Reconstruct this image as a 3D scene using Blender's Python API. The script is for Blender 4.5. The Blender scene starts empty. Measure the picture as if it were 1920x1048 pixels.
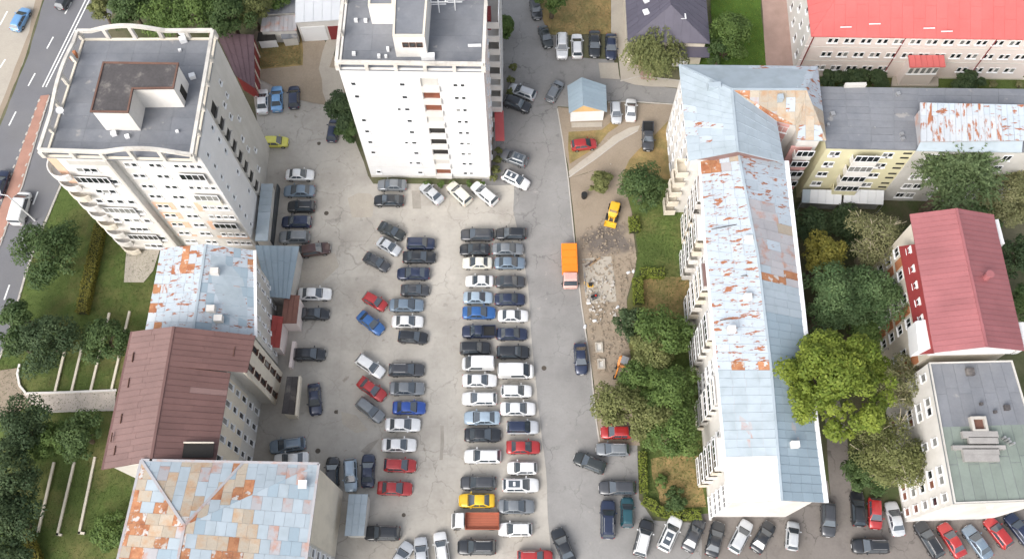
import bpy, bmesh, math, random
import numpy as np
from mathutils import Vector, Matrix
from mathutils.geometry import tessellate_polygon
from mathutils.noise import noise as pnoise
random.seed(7); RNG = np.random.default_rng(11)
R = math.radians
S = bpy.context.scene
COL = S.collection

# ------------------------------------------------------------------ camera
CAM_H, F_PX = 125.0, 1800.0
NAD = (976.0, 1240.0)                      # where the photograph's verticals meet
_d = np.array([NAD[0]-960, NAD[1]-524, F_PX]); _d /= np.linalg.norm(_d)
_fw = np.array([0, 0, 1.0]) - _d[2]*_d; _fw /= np.linalg.norm(_fw)
_rt = np.cross(_d, _fw)
if _rt[0] < 0: _rt = -_rt
def c2w(v): v = np.array(v, float); return Vector((float(v@_rt), float(v@_fw), float(-(v@_d))))
cam = bpy.data.cameras.new('camera'); cam.sensor_width = 36; cam.lens = 36*F_PX/1920
cam.clip_start = 1; cam.clip_end = 3000
camo = bpy.data.objects.new('camera', cam); COL.objects.link(camo)
M = Matrix.Identity(4)
for i, ax in enumerate((c2w((1, 0, 0)), c2w((0, -1, 0)), c2w((0, 0, -1)))):
    for j in range(3): M[j][i] = ax[j]
M[2][3] = CAM_H
camo.matrix_world = M
S.camera = camo
def G(px, py, z=0.0):
    """world point at height z that stands at this place of the photograph"""
    d = c2w((px-960, py-524, F_PX)); t = (z-CAM_H)/d.z
    return Vector((d.x*t, d.y*t, z))

# ------------------------------------------------------------------ sky, sun, exposure
SUN_EL, SUN_AZ = R(41), R(220)              # azimuth clockwise from +Y: soft light from the lower left (south-west)
W = bpy.data.worlds.new('World'); S.world = W; W.use_nodes = True
nt = W.node_tree; bg = nt.nodes['Background']
sky = nt.nodes.new('ShaderNodeTexSky'); sky.sky_type = 'NISHITA'; sky.sun_disc = False
sky.sun_elevation = SUN_EL; sky.sun_rotation = SUN_AZ
sky.air_density = 1.0; sky.dust_density = 4.0; sky.ozone_density = 1.0
hs = nt.nodes.new('ShaderNodeHueSaturation'); hs.inputs['Saturation'].default_value = 0.42
nt.links.new(sky.outputs[0], hs.inputs['Color']); nt.links.new(hs.outputs[0], bg.inputs[0])
bg.inputs[1].default_value = 0.15
sl = bpy.data.lights.new('sun', 'SUN'); sl.energy = 1.0; sl.angle = R(48); sl.color = (1, .98, .95)
so = bpy.data.objects.new('sun', sl); COL.objects.link(so)
sdir = Vector((math.sin(SUN_AZ)*math.cos(SUN_EL), math.cos(SUN_AZ)*math.cos(SUN_EL), math.sin(SUN_EL)))
so.rotation_euler = sdir.to_track_quat('Z', 'Y').to_euler()
so.location = (0, 0, 200)
vs = S.view_settings; vs.view_transform = 'Standard'; vs.look = 'None'; vs.gamma = 1; vs.use_curve_mapping = False
vs.exposure = 0.94

# ------------------------------------------------------------------ materials
MATS = {}
def srgb(r, g, b):
    f = lambda c: ((c/255+.055)/1.055)**2.4 if c > 10 else c/255/12.92
    return (f(r), f(g), f(b))
def mat(name, c, rough=.8, var=.18, scale=.35, fine=6.0, c2=None, thr=.6, s2=.5, soft=.06, stretch=None, spec=.3,
        metal=0, coat=0, bump=0.0, tint=0.0, c3=None, thr3=.6, s3=2.0, crack=0.0, oil=0.0):
    """procedural surface: a base colour broken by broad and fine noise, with optional patches of c2 and c3"""
    if name in MATS: return MATS[name]
    m = bpy.data.materials.new(name); m.use_nodes = True; MATS[name] = m
    n = m.node_tree.nodes; l = m.node_tree.links; p = n['Principled BSDF']
    p.inputs['Roughness'].default_value = rough; p.inputs['Metallic'].default_value = metal
    p.inputs['Specular IOR Level'].default_value = spec
    if coat: p.inputs['Coat Weight'].default_value = coat; p.inputs['Coat Roughness'].default_value = .08
    geo = n.new('ShaderNodeNewGeometry'); pos = geo.outputs['Position']
    def noise(sc, det, vec=None, rgh=.6):
        t = n.new('ShaderNodeTexNoise'); t.inputs['Scale'].default_value = sc; t.inputs['Detail'].default_value = det
        t.inputs['Roughness'].default_value = rgh; l.new(vec or pos, t.inputs['Vector']); return t.outputs['Fac']
    def ramp(fac, a, b, v0, v1):
        r = n.new('ShaderNodeMapRange'); r.inputs['From Min'].default_value = a; r.inputs['From Max'].default_value = b
        r.inputs['To Min'].default_value = v0; r.inputs['To Max'].default_value = v1; l.new(fac, r.inputs['Value']); return r.outputs[0]
    def mul(a, b):
        q = n.new('ShaderNodeMath'); q.operation = 'MULTIPLY'; l.new(a, q.inputs[0]); l.new(b, q.inputs[1]); return q.outputs[0]
    def mixc(fac, a, b):
        x = n.new('ShaderNodeMix'); x.data_type = 'RGBA'
        l.new(fac, x.inputs[0])
        for s, v in ((6, a), (7, b)):
            if isinstance(v, tuple): x.inputs[s].default_value = (*v, 1)
            else: l.new(v, x.inputs[s])
        return x.outputs[2]
    col = None
    base = n.new('ShaderNodeRGB'); base.outputs[0].default_value = (*c, 1); col = base.outputs[0]
    vec2 = pos
    if stretch:
        mp = n.new('ShaderNodeMapping'); mp.inputs['Scale'].default_value = stretch; l.new(pos, mp.inputs['Vector']); vec2 = mp.outputs[0]
    if c2: col = mixc(ramp(noise(s2, 4, vec2, .62), thr-soft, thr+soft, 0, 1), col, tuple(c2))
    if c3: col = mixc(ramp(noise(s3, 3, vec2, .6), thr3-.03, thr3+.03, 0, 1), col, tuple(c3))
    k = mul(ramp(noise(scale, 3), .25, .75, 1-var, 1+var), ramp(noise(fine, 3), .2, .8, 1-var*.6, 1+var*.6))
    if crack:       # branching hairline cracks, only in some areas
        wv = n.new('ShaderNodeTexNoise'); wv.inputs['Scale'].default_value = .8; wv.inputs['Detail'].default_value = 4; l.new(pos, wv.inputs['Vector'])
        ad = n.new('ShaderNodeVectorMath'); ad.operation = 'MULTIPLY_ADD'; l.new(wv.outputs['Color'], ad.inputs[0]); ad.inputs[1].default_value = (2.2, 2.2, 0); l.new(pos, ad.inputs[2])
        vo = n.new('ShaderNodeTexVoronoi'); vo.feature = 'DISTANCE_TO_EDGE'; vo.inputs['Scale'].default_value = .22; l.new(ad.outputs[0], vo.inputs['Vector'])
        e_ = ramp(vo.outputs['Distance'], .004, .018, 1-crack, 1); g_ = ramp(noise(.11, 2), .42, .58, 0, 1)
        q = n.new('ShaderNodeMix'); q.data_type = 'FLOAT'; l.new(g_, q.inputs[0]); q.inputs[2].default_value = 1; l.new(e_, q.inputs[3]); k = mul(k, q.outputs[0])
    if oil:         # small dark drips where engines stand
        k = mul(k, ramp(noise(.9, 2, None, .5), .66, .74, 1, 1-oil)); k = mul(k, ramp(noise(.35, 5, None, .75), .56, .72, 1, 1-oil*.6))
    if tint:
        oi = n.new('ShaderNodeObjectInfo'); k = mul(k, ramp(oi.outputs['Random'], 0, 1, 1-tint, 1+tint))
    v = n.new('ShaderNodeVectorMath'); v.operation = 'SCALE'; l.new(col, v.inputs[0]); l.new(k, v.inputs['Scale'])
    l.new(v.outputs[0], p.inputs['Base Color'])
    if bump:
        b = n.new('ShaderNodeBump'); b.inputs['Strength'].default_value = bump; b.inputs['Distance'].default_value = .05
        l.new(noise(fine*1.5, 4), b.inputs['Height']); l.new(b.outputs[0], p.inputs['Normal'])
    return m
def paint(name, c, rough=.28, metal=.25):
    if name in MATS: return MATS[name]
    m = bpy.data.materials.new(name); m.use_nodes = True; MATS[name] = m
    n = m.node_tree.nodes; l = m.node_tree.links; p = n['Principled BSDF']
    oi = n.new('ShaderNodeObjectInfo'); tc = n.new('ShaderNodeTexCoord'); no = n.new('ShaderNodeTexNoise')
    no.inputs['Scale'].default_value = 2.2; l.new(tc.outputs['Object'], no.inputs['Vector'])
    mr = n.new('ShaderNodeMapRange'); mr.inputs['To Min'].default_value = .82; mr.inputs['To Max'].default_value = 1.12; l.new(no.outputs['Fac'], mr.inputs['Value'])
    v = n.new('ShaderNodeVectorMath'); v.operation = 'SCALE'; v.inputs[0].default_value = c; l.new(mr.outputs[0], v.inputs['Scale'])
    l.new(v.outputs[0], p.inputs['Base Color'])
    p.inputs['Roughness'].default_value = rough; p.inputs['Metallic'].default_value = metal
    p.inputs['Coat Weight'].default_value = 1.0; p.inputs['Coat Roughness'].default_value = .08
    if 'glass' in name: p.inputs['Specular IOR Level'].default_value = 1.0
    return m
def fading(name, c_in, c_out, centre, rx, ry):
    """trampled wet earth that thins out into dry dirt away from the middle of the diggings"""
    m = mat(name, c_in, .9, .22, .5, 5, bump=.4); n = m.node_tree.nodes; l = m.node_tree.links; p = n['Principled BSDF']
    src = p.inputs['Base Color'].links[0].from_socket; geo = n.new('ShaderNodeNewGeometry')
    s = n.new('ShaderNodeVectorMath'); s.operation = 'SUBTRACT'; s.inputs[1].default_value = centre; l.new(geo.outputs['Position'], s.inputs[0])
    d = n.new('ShaderNodeVectorMath'); d.operation = 'DIVIDE'; d.inputs[1].default_value = (rx, ry, 50); l.new(s.outputs[0], d.inputs[0])
    ln = n.new('ShaderNodeVectorMath'); ln.operation = 'LENGTH'; l.new(d.outputs[0], ln.inputs[0])
    no = n.new('ShaderNodeTexNoise'); no.inputs['Scale'].default_value = .6; no.inputs['Detail'].default_value = 5; l.new(geo.outputs['Position'], no.inputs['Vector'])
    ad = n.new('ShaderNodeMath'); ad.operation = 'MULTIPLY_ADD'; ad.inputs[1].default_value = 1.3; l.new(no.outputs['Fac'], ad.inputs[0]); l.new(ln.outputs['Value'], ad.inputs[2])
    r = n.new('ShaderNodeMapRange'); r.inputs['From Min'].default_value = 1.15; r.inputs['From Max'].default_value = 1.55; l.new(ad.outputs[0], r.inputs['Value'])
    x = n.new('ShaderNodeMix'); x.data_type = 'RGBA'; l.new(r.outputs[0], x.inputs[0]); l.new(src, x.inputs[6]); x.inputs[7].default_value = (*c_out, 1); l.new(x.outputs[2], p.inputs['Base Color']); return m
def leafmat(name, c, ca):
    """leaves: colour runs between c and ca by the leaf's own random shade"""
    if name in MATS: return MATS[name]
    m = bpy.data.materials.new(name); m.use_nodes = True; MATS[name] = m
    n = m.node_tree.nodes; l = m.node_tree.links; p = n['Principled BSDF']
    at = n.new('ShaderNodeAttribute'); at.attribute_name = 'shade'
    x = n.new('ShaderNodeMix'); x.data_type = 'RGBA'; x.inputs[6].default_value = (*c, 1); x.inputs[7].default_value = (*ca, 1)
    l.new(at.outputs['Fac'], x.inputs[0]); l.new(x.outputs[2], p.inputs['Base Color'])
    p.inputs['Roughness'].default_value = .65; p.inputs['Specular IOR Level'].default_value = .25
    tr = n.new('ShaderNodeBsdfTranslucent'); l.new(x.outputs[2], tr.inputs[0])
    ms = n.new('ShaderNodeMixShader'); ms.inputs[0].default_value = .25
    l.new(p.outputs[0], ms.inputs[1]); l.new(tr.outputs[0], ms.inputs[2]); l.new(ms.outputs[0], n['Material Output'].inputs[0])
    return m

# ------------------------------------------------------------------ mesh helpers
def tag(o, label=None, cat=None, group=None, kind=None):
    for k, v in (('label', label), ('category', cat), ('group', group), ('kind', kind)):
        if v: o[k] = v
    return o
def newobj(name, me, parent=None):
    o = bpy.data.objects.new(name, me); COL.objects.link(o)
    if parent is not None: o.parent = parent
    return o
def empty(name, loc, label, cat, group=None):
    o = newobj(name, None); o.location = loc; o.empty_display_size = .5
    ORG[o.name] = Vector(loc)
    return tag(o, label, cat, group)
ORG = {}
class MB:
    def __init__(s): s.v = []; s.f = []
    def add(s, vs, fs):
        k = len(s.v); s.v += [tuple(v) for v in vs]; s.f += [[i+k for i in f] for f in fs]; return s
    def box(s, c, sx, sy, sz, rz=0.0):
        """box with its base centre at c"""
        ca, sa = math.cos(rz), math.sin(rz); vs = []
        for z in (0, sz):
            for x, y in ((-1, -1), (1, -1), (1, 1), (-1, 1)):
                X, Y = x*sx/2, y*sy/2
                vs.append((c[0]+X*ca-Y*sa, c[1]+X*sa+Y*ca, c[2]+z))
        return s.add(vs, [[3, 2, 1, 0], [4, 5, 6, 7], [0, 1, 5, 4], [1, 2, 6, 5], [2, 3, 7, 6], [3, 0, 4, 7]])
    def obox(s, o, u, v, w):
        """box from corner o along the three vectors"""
        o, u, v, w = map(Vector, (o, u, v, w))
        vs = [o, o+u, o+u+v, o+v, o+w, o+u+w, o+u+v+w, o+v+w]
        return s.add(vs, [[3, 2, 1, 0], [4, 5, 6, 7], [0, 1, 5, 4], [1, 2, 6, 5], [2, 3, 7, 6], [3, 0, 4, 7]])
    def bar(s, a, b, w, h):
        """beam from a to b, w wide, top at the points, h deep"""
        a, b = Vector(a), Vector(b); d = (b-a).normalized(); sd = Vector((-d.y, d.x, 0))
        if sd.length < 1e-4: sd = Vector((1, 0, 0))
        sd.normalize(); sd *= w/2; dn = Vector((0, 0, -h))
        return s.add([a-sd+dn, b-sd+dn, b+sd+dn, a+sd+dn, a-sd, b-sd, b+sd, a+sd],
                     [[3, 2, 1, 0], [4, 5, 6, 7], [0, 1, 5, 4], [1, 2, 6, 5], [2, 3, 7, 6], [3, 0, 4, 7]])
    def tube(s, pts, rad, seg=8, cap=True):
        pts = [Vector(p) for p in pts]
        if not isinstance(rad, (list, tuple)): rad = [rad]*len(pts)
        k = len(s.v); n = len(pts)
        for i, p in enumerate(pts):
            d = (pts[min(i+1, n-1)]-pts[max(i-1, 0)]).normalized()
            a = d.orthogonal().normalized(); b = d.cross(a)
            for j in range(seg):
                t = 2*math.pi*j/seg; s.v.append(tuple(p+(a*math.cos(t)+b*math.sin(t))*rad[i]))
        for i in range(n-1):
            for j in range(seg):
                s.f.append([k+i*seg+j, k+i*seg+(j+1) % seg, k+(i+1)*seg+(j+1) % seg, k+(i+1)*seg+j])
        if cap: s.f.append([k+j for j in range(seg)][::-1]); s.f.append([k+(n-1)*seg+j for j in range(seg)])
        return s
    def prism(s, poly, z0, z1):
        """poly: list of xy; may be concave"""
        n = len(poly); poly = [Vector((p[0], p[1], 0)) for p in poly]
        area = sum(poly[i].x*poly[(i+1) % n].y-poly[(i+1) % n].x*poly[i].y for i in range(n))
        if area < 0: poly = poly[::-1]
        vs = [(p.x, p.y, z0) for p in poly]+[(p.x, p.y, z1) for p in poly]
        tri = tessellate_polygon([poly]); fs = []
        for t in tri:
            a, b, c = [poly[i] for i in t]
            if (b-a).cross(c-a).z < 0: t = t[::-1]
            fs.append([i+n for i in t]); fs.append(list(t)[::-1])
        fs += [[i, (i+1) % n, (i+1) % n+n, i+n] for i in range(n)]
        return s.add(vs, fs)
    def build(s, name, m, parent=None, smooth=False, origin=None):
        o = Vector((0, 0, 0)) if origin is None else Vector(origin)
        p = parent
        while p is not None and origin is None:
            if p.name in ORG: o = ORG[p.name]; break
            p = p.parent
        me = bpy.data.meshes.new(name)
        me.from_pydata([(v[0]-o.x, v[1]-o.y, v[2]-o.z) for v in s.v], [], s.f)
        if m is not None: me.materials.append(m)
        if smooth: me.polygons.foreach_set('use_smooth', [True]*len(me.polygons))
        me.update()
        return newobj(name, me, parent)

# ------------------------------------------------------------------ surfaces of the ground
LAYER = [0]
def jag(pts, amp, step=2.0):
    out = []
    for i, a in enumerate(pts):
        b = pts[(i+1) % len(pts)]; n = max(1, int((b-a).length/step)); nn = Vector((-(b-a).y, (b-a).x, 0))
        if nn.length > 0: nn.normalize()
        for k in range(n):
            q = a.lerp(b, k/n)
            out.append(q+nn*(random.uniform(-amp, amp) if k else 0))
    return out
def sheet(name, px, m, z=None, amp=0.12, parent=None, kind='structure', world=None):
    LAYER[0] += 1
    zz = .004*LAYER[0] if z is None else z
    pts = [Vector((q.x, q.y, 0)) for q in (world or [G(x, y) for x, y in px])]
    if amp: pts = jag(pts, amp)
    vs = [(p.x, p.y, zz) for p in pts]; fs = []
    for t in tessellate_polygon([pts]):
        a, b, c = [pts[i] for i in t]
        fs.append(list(t) if (b-a).cross(c-a).z > 0 else list(t)[::-1])
    mb = MB(); mb.add(vs, fs); o = mb.build(name, m, parent)
    if parent is None: tag(o, kind=kind)
    return o
def kerb(name, px, m, w=.16, h=.13, closed=False, z=0.0):
    P = [G(x, y, z+h) for x, y in px]; mb = MB()
    if closed: P.append(P[0])
    for a, b in zip(P, P[1:]): mb.bar(a, b, w, h)
    return tag(mb.build(name, m), kind='structure')
def inside(p, poly):
    c = False; n = len(poly)
    for i in range(n):
        a, b = poly[i], poly[(i+1) % n]
        if (a.y > p.y) != (b.y > p.y) and p.x < (b.x-a.x)*(p.y-a.y)/(b.y-a.y)+a.x: c = not c
    return c

# ------------------------------------------------------------------ palette
m_ground = mat('ground_soil', (.13, .12, .075), .95, .3, .15, 3, c2=(.07, .085, .035), thr=.5, s2=.12, soft=.12)
m_grass = mat('grass_soil', (.082, .115, .03), .95, .3, .25, 5, c2=(.17, .15, .06), thr=.6, s2=.16, soft=.14, bump=.4)
m_drygrass = mat('dry_grass_soil', (.29, .205, .09), .95, .3, .4, 5, c2=(.19, .16, .065), thr=.52, s2=.35, soft=.12, bump=.4)
m_concrete = mat('worn_concrete', (.415, .388, .345), .9, .10, .16, 2.2, crack=.26, oil=.2, c2=(.315, .29, .255), thr=.55, s2=.13, soft=.12, tint=.035, c3=(.28, .25, .215), thr3=.70, s3=.55)
m_slab = mat('worn_concrete_slab', (.415, .388, .345), .9, .10, .16, 2.2, crack=.26, oil=.2, c2=(.33, .305, .27), thr=.56, s2=.13, soft=.12, tint=.045, c3=(.28, .25, .215), thr3=.70, s3=.55)
m_patch = mat('patched_asphalt', (.30, .275, .24), .9, .15, .6, 5)
m_asphalt = mat('dusty_asphalt', (.262, .254, .244), .9, .11, .18, 4, crack=.3, oil=.2, c2=(.222, .215, .207), thr=.54, s2=.12, soft=.1, c3=(.31, .295, .275), thr3=.68, s3=.7)
m_road = mat('main_road_asphalt', (.16, .16, .17), .85, .10, .15, 5, c2=(.17, .168, .17), thr=.55, s2=.1, soft=.1)
m_darkasph = mat('damp_asphalt', (.20, .18, .165), .9, .16, .2, 4, crack=.4, oil=.3, c2=(.15, .135, .122), thr=.55, s2=.2, soft=.12)
m_dirt = mat('packed_dirt', (.32, .262, .20), .95, .18, .3, 5, c2=(.24, .195, .145), thr=.52, s2=.3, soft=.12, bump=.3)
m_mud = mat('dark_mud', (.15, .128, .112), .9, .25, .6, 5, c2=(.19, .16, .125), thr=.60, s2=.5, soft=.1, bump=.4)
m_pave = mat('pale_paving', (.42, .38, .32), .9, .12, .3, 5, c2=(.34, .305, .26), thr=.55, s2=.3, soft=.1, tint=.06)
m_brickpave = mat('pink_pavers', (.36, .25, .21), .9, .14, .5, 8, tint=.06)
m_redmedian = mat('red_median_paving', (.34, .19, .145), .9, .14, .5, 8, tint=.08)
m_kerb = mat('kerb_concrete', (.44, .41, .37), .9, .12, .8, 5)
m_line = mat('road_paint', (.72, .72, .70), .8, .15, 1, 8)
m_wall = mat('white_render', (.68, .655, .62), .9, .06, .2, 2, c2=(.56, .53, .49), thr=.57, s2=.25, soft=.14, stretch=(1, 1, .35))
m_wallnew = mat('insulated_white_render', (.70, .695, .69), .9, .05, .3, 2, c2=(.66, .655, .645), thr=.58, s2=.3, soft=.14, stretch=(1, 1, .2))
m_walldirty = mat('greyed_render', (.55, .53, .495), .9, .06, .25, 3, c2=(.46, .44, .40), thr=.55, s2=.3, soft=.14, stretch=(1, 1, .3))
m_cream = mat('cream_render', (.66, .60, .50), .9, .06, .3, 3, c2=(.55, .50, .42), thr=.6, s2=.35, soft=.12, stretch=(1, 1, .35))
m_peach = mat('peach_render', (.70, .47, .34), .9, .06, .4, 3)
m_pink = mat('pink_render', (.76, .67, .63), .9, .05, .3, 3, c2=(.69, .58, .535), thr=.62, s2=.3, soft=.12)
m_pinkdeep = mat('deep_pink_render', (.62, .34, .31), .9, .05, .3, 3)
m_yellow = mat('yellow_render', (.62, .58, .38), .9, .05, .3, 3, c2=(.54, .50, .325), thr=.6, s2=.3, soft=.12)
m_membrane = mat('grey_roof_membrane', (.195, .202, .218), .85, .10, .25, 3, c2=(.15, .16, .18), thr=.55, s2=.22, soft=.12, c3=(.30, .29, .28), thr3=.68, s3=.45, tint=.06)
m_membranegreen = mat('green_roof_membrane', (.20, .235, .205), .85, .09, .25, 3, c2=(.17, .195, .175), thr=.55, s2=.3, soft=.12, tint=.06)
m_tar = mat('tarred_roof', (.085, .078, .078), .85, .2, .5, 4, c2=(.17, .155, .14), thr=.60, s2=.5, soft=.08)
RUST = (.30, .115, .055)
m_sheet = mat('pale_painted_sheet', (.40, .45, .495), .55, .05, .3, 4, c2=RUST, thr=.595, s2=.9, soft=.02, stretch=(.7, 2.2, 1), tint=.05, spec=.4, c3=(.26, .17, .15), thr3=.64, s3=1.7)
m_sheetclean = mat('pale_blue_sheet', (.355, .41, .45), .5, .04, .3, 4, tint=.045, spec=.4, c2=(.31, .36, .39), thr=.56, s2=.5, soft=.1)
m_sheetblue = mat('faded_blue_sheet', (.275, .345, .395), .5, .05, .3, 4, tint=.05, spec=.4, c2=(.275, .335, .38), thr=.6, s2=.5, soft=.08)
m_sheetgrey = mat('grey_galvanised_sheet', (.37, .36, .37), .5, .08, .4, 4, tint=.07, spec=.4, c2=(.40, .255, .21), thr=.58, s2=.7, soft=.07)
m_sheetwhite = mat('white_sheet', (.62, .63, .64), .5, .03, .3, 4, tint=.03)
m_rust = mat('rusted_sheet', (.37, .175, .09), .85, .2, .8, 6, tint=.14, c2=(.28, .11, .055), thr=.56, s2=.9, soft=.08, c3=(.46, .44, .42), thr3=.58, s3=1.0)
m_ochre = mat('ochre_rusted_sheet', (.40, .345, .275), .8, .14, .6, 6, tint=.10, c2=(.36, .235, .145), thr=.56, s2=.6, soft=.1)
m_ruststreak = mat('rust_streaked_sheet', (.42, .445, .47), .6, .06, .4, 5, c2=RUST, thr=.56, s2=.9, soft=.04, stretch=(1.8, .55, 1), tint=.05)
m_brownroof = mat('brown_metal_roof', (.145, .078, .069), .55, .14, .25, 4, tint=.05, spec=.4)
m_brownroof2 = mat('lighter_brown_metal_roof', (.20, .125, .113), .55, .14, .25, 4, tint=.05, spec=.4)  # lighter copy painting the sunlit west slope; also trims and odd sheets
m_redroof = mat('bright_red_metal_roof', (.53, .125, .115), .5, .09, .25, 4, tint=.03, spec=.4)
m_roseroof = mat('rose_red_metal_roof', (.30, .108, .113), .5, .13, .25, 4, tint=.035, spec=.45)
m_darkred = mat('dark_red_sheet', (.22, .035, .035), .55, .12, .5, 4)
m_slate = mat('dark_grey_metal_tile', (.095, .088, .115), .5, .10, .3, 5, tint=.05, spec=.4)
m_maroon = mat('maroon_bitumen', (.115, .075, .085), .85, .12, .4, 4)
m_frame = mat('white_window_frame', (.75, .75, .75), .6, .03)
m_darkframe = mat('brown_window_frame', (.10, .05, .035), .6, .1)
m_glass = mat('dark_glass', (.020, .024, .028), .08, .3, .4, 2, spec=.6)
m_glasspale = mat('curtained_glass', (.22, .22, .21), .2, .3, .6, 3, spec=.5)  # grey panes, paler than the dark glass
m_glassbrown = mat('brown_curtain_glass', (.20, .065, .035), .3, .3, .6, 3, spec=.5)
m_dark = mat('near_black', (.03, .028, .026), .95, .2)  # near-black; also paints shade inside loggia and roof openings
m_metal = mat('galvanised_metal', (.42, .42, .42), .4, .1, spec=.5, metal=.6)
m_whitemetal = mat('white_metal', (.78, .78, .78), .5, .04)
m_bark = mat('bark', (.11, .085, .06), .95, .25, 1.5, 8)
m_palebark = mat('pale_bark', (.34, .30, .21), .9, .2, 1.5, 8)
m_orange = mat('orange_brick', (.42, .17, .08), .9, .12, .6, 5)
m_wood = mat('weathered_wood', (.30, .21, .13), .9, .15, .8, 6)

# ================================================================== THE GROUND
def big(z):
    return [Vector((-400, -200, 0)), Vector((400, -200, 0)), Vector((400, 600, 0)), Vector((-400, 600, 0))]
sheet('ground', None, m_ground, z=0.0, amp=0, world=big(0))
sheet('road', [(100, -60), (55, 100), (10, 215), (-60, 385), (-160, 640), (-160, 900), (-60, 800), (10, 640), (45, 520), (62, 465), (122, 325), (172, 180), (232, -60)], m_road)
sheet('forecourt', [(-150, -60), (96, -60), (50, 100), (5, 212), (-70, 385), (-170, 600), (-300, 300)], m_pave)
sheet('verge', [(97, -60), (78, -60), (55, 60), (20, 150), (-60, 340), (-70, 385), (5, 212), (50, 100)], m_dirt)
sheet('lawn', [(122, 332), (64, 466), (46, 520), (12, 640), (-10, 690), (-60, 800), (-160, 900), (-160, 1150), (290, 1150), (330, 700), (300, 480), (250, 455), (160, 360)], m_grass)
sheet('access_road', [(925, -60), (1000, -60), (1012, 20), (1042, 60), (1050, 106), (1150, 112), (1165, 152), (1280, 168), (1280, 196), (1180, 190), (1138, 190), (1138, 205), (1045, 200), (1055, 262), (1066, 340), (1078, 460), (1090, 570), (1108, 690), (1118, 790), (1125, 830),
      (1195, 832), (1198, 935), (1225, 975), (1320, 982), (1320, 1150), (900, 1150), (900, 345), (925, 300)], m_asphalt)
sheet('rear_road', [(1315, 900), (1700, 900), (1720, 960), (2050, 950), (2050, 1150), (1315, 1150)], m_darkasph)
LOT = [(470, 140), (560, 185), (612, 196), (655, 235), (690, 330), (700, 345), (964, 347), (962, 395), (984, 480), (1003, 700), (1020, 850), (1030, 1000), (1036, 1150), (470, 1150), (430, 480), (490, 280)]
lot = sheet('parking_lot', LOT, m_concrete)
LW = [G(x, y) for x, y in LOT]
# cast slabs of the lot, with open joints between them
zl = .004*LAYER[0]
x0, y0, sx, sy = G(545, 560).x, G(700, 1040).y, 7.3, 5.4
for i in range(0, 7):
    for j in range(-1, 14):
        xa, ya = x0+i*sx, y0+j*sy
        c = [Vector((xa+.05, ya+.05, 0)), Vector((xa+sx-.05, ya+.05, 0)), Vector((xa+sx-.05, ya+sy-.05, 0)), Vector((xa+.05, ya+sy-.05, 0))]
        if not all(inside(q, LW) for q in c): continue
        t = random.uniform(.012, .020); sl_ = MB()
        cc = [q+Vector((random.uniform(-.04, .04), random.uniform(-.04, .04), 0)) for q in c]
        sl_.prism([(q.x, q.y) for q in cc], zl-.01, zl+t)
        sl_.build('slab', m_slab, lot)
for px in ([(826, 798), (832, 798), (830, 862), (824, 862)], [(690, 832), (712, 822), (690, 852), (676, 846)], [(652, 372), (672, 362), (695, 364), (703, 376), (698, 408), (660, 408)],
           [(772, 358), (788, 358), (790, 392), (774, 392)], [(640, 772), (668, 778), (690, 806), (668, 812), (642, 794)], [(560, 486), (628, 474), (636, 500), (600, 534), (566, 530)]):
    sheet('repair_patch', px, random.choice([m_patch, m_concrete, m_pave, m_patch]) if px[0][0] not in (640, 560) else m_pave, z=zl+.026, amp=.15, parent=lot)
sheet('dirt_strip', [(1068, 335), (1120, 318), (1165, 330), (1185, 400), (1192, 500), (1175, 560), (1180, 640), (1190, 760), (1200, 835), (1122, 832), (1110, 690), (1094, 590), (1080, 450)], m_dirt)
sheet('muddy_ground', [(1082, 420), (1118, 404), (1150, 408), (1180, 404), (1188, 440), (1194, 486), (1186, 516), (1174, 508), (1160, 484), (1150, 478), (1126, 482), (1092, 484), (1082, 460)], fading('wet_diggings', (.135, .115, .10), (.29, .237, .18), G(1140, 452), 4.6, 2.9), amp=.3)
sheet('yard', [(1046, 202), (1138, 206), (1140, 192), (1280, 198), (1280, 345), (1165, 335), (1120, 318), (1068, 335), (1056, 262)], m_dirt)
sheet('grass_verge', [(1066, 248), (1128, 244), (1150, 226), (1160, 236), (1105, 285), (1068, 308)], m_drygrass, amp=.25)
sheet('worn_grass', [(1180, 300), (1255, 225), (1275, 225), (1290, 345), (1165, 332)], m_drygrass, amp=.3)
sheet('footpath', [(1066, 322), (1110, 288), (1150, 256), (1180, 240), (1200, 236), (1196, 246), (1160, 266), (1118, 298), (1068, 334)], m_pave)
pad = sheet('concrete_pad', [(1091, 486), (1146, 481), (1152, 520), (1156, 566), (1099, 570), (1095, 530)], m_pave)
sheet('garden_lawn', [(1165, 335), (1290, 340), (1330, 520), (1340, 700), (1345, 960), (1225, 968), (1205, 930), (1200, 835), (1190, 760), (1178, 640), (1176, 565), (1192, 505), (1196, 470), (1186, 402)], m_grass)
sheet('worn_lawn', [(1207, 525), (1290, 520), (1296, 565), (1280, 600), (1205, 590)], m_drygrass, amp=.3)
sheet('brown_lawn', [(1220, 860), (1310, 855), (1325, 950), (1240, 955)], m_drygrass, amp=.4)
sheet('courtyard_ground', [(1480, 380), (1760, 370), (1760, 960), (1560, 955)], mat('dark_soil', (.10, .095, .055), .95, .3, .3, 4, c2=(.05, .065, .025), thr=.5, s2=.3, soft=.1))  # dark soil with darker green patches
sheet('courtyard_path', [(1557, 955), (1600, 955), (1585, 800), (1560, 700), (1540, 700), (1550, 820)], m_darkasph)
sheet('dry_lawn', [(1008, -60), (1146, -60), (1147, 62), (1140, 66), (1030, 66), (1012, 20)], m_drygrass, amp=.25)
sheet('pavement', [(1147, -60), (1174, -60), (1176, 60), (1192, 110), (1200, 142), (1280, 152), (1280, 167), (1190, 160), (1164, 152), (1160, 112), (1148, 64)], m_pave)
sheet('paved_ramp', [(1122, 119), (1158, 119), (1162, 150), (1126, 148)], m_pave)
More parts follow.
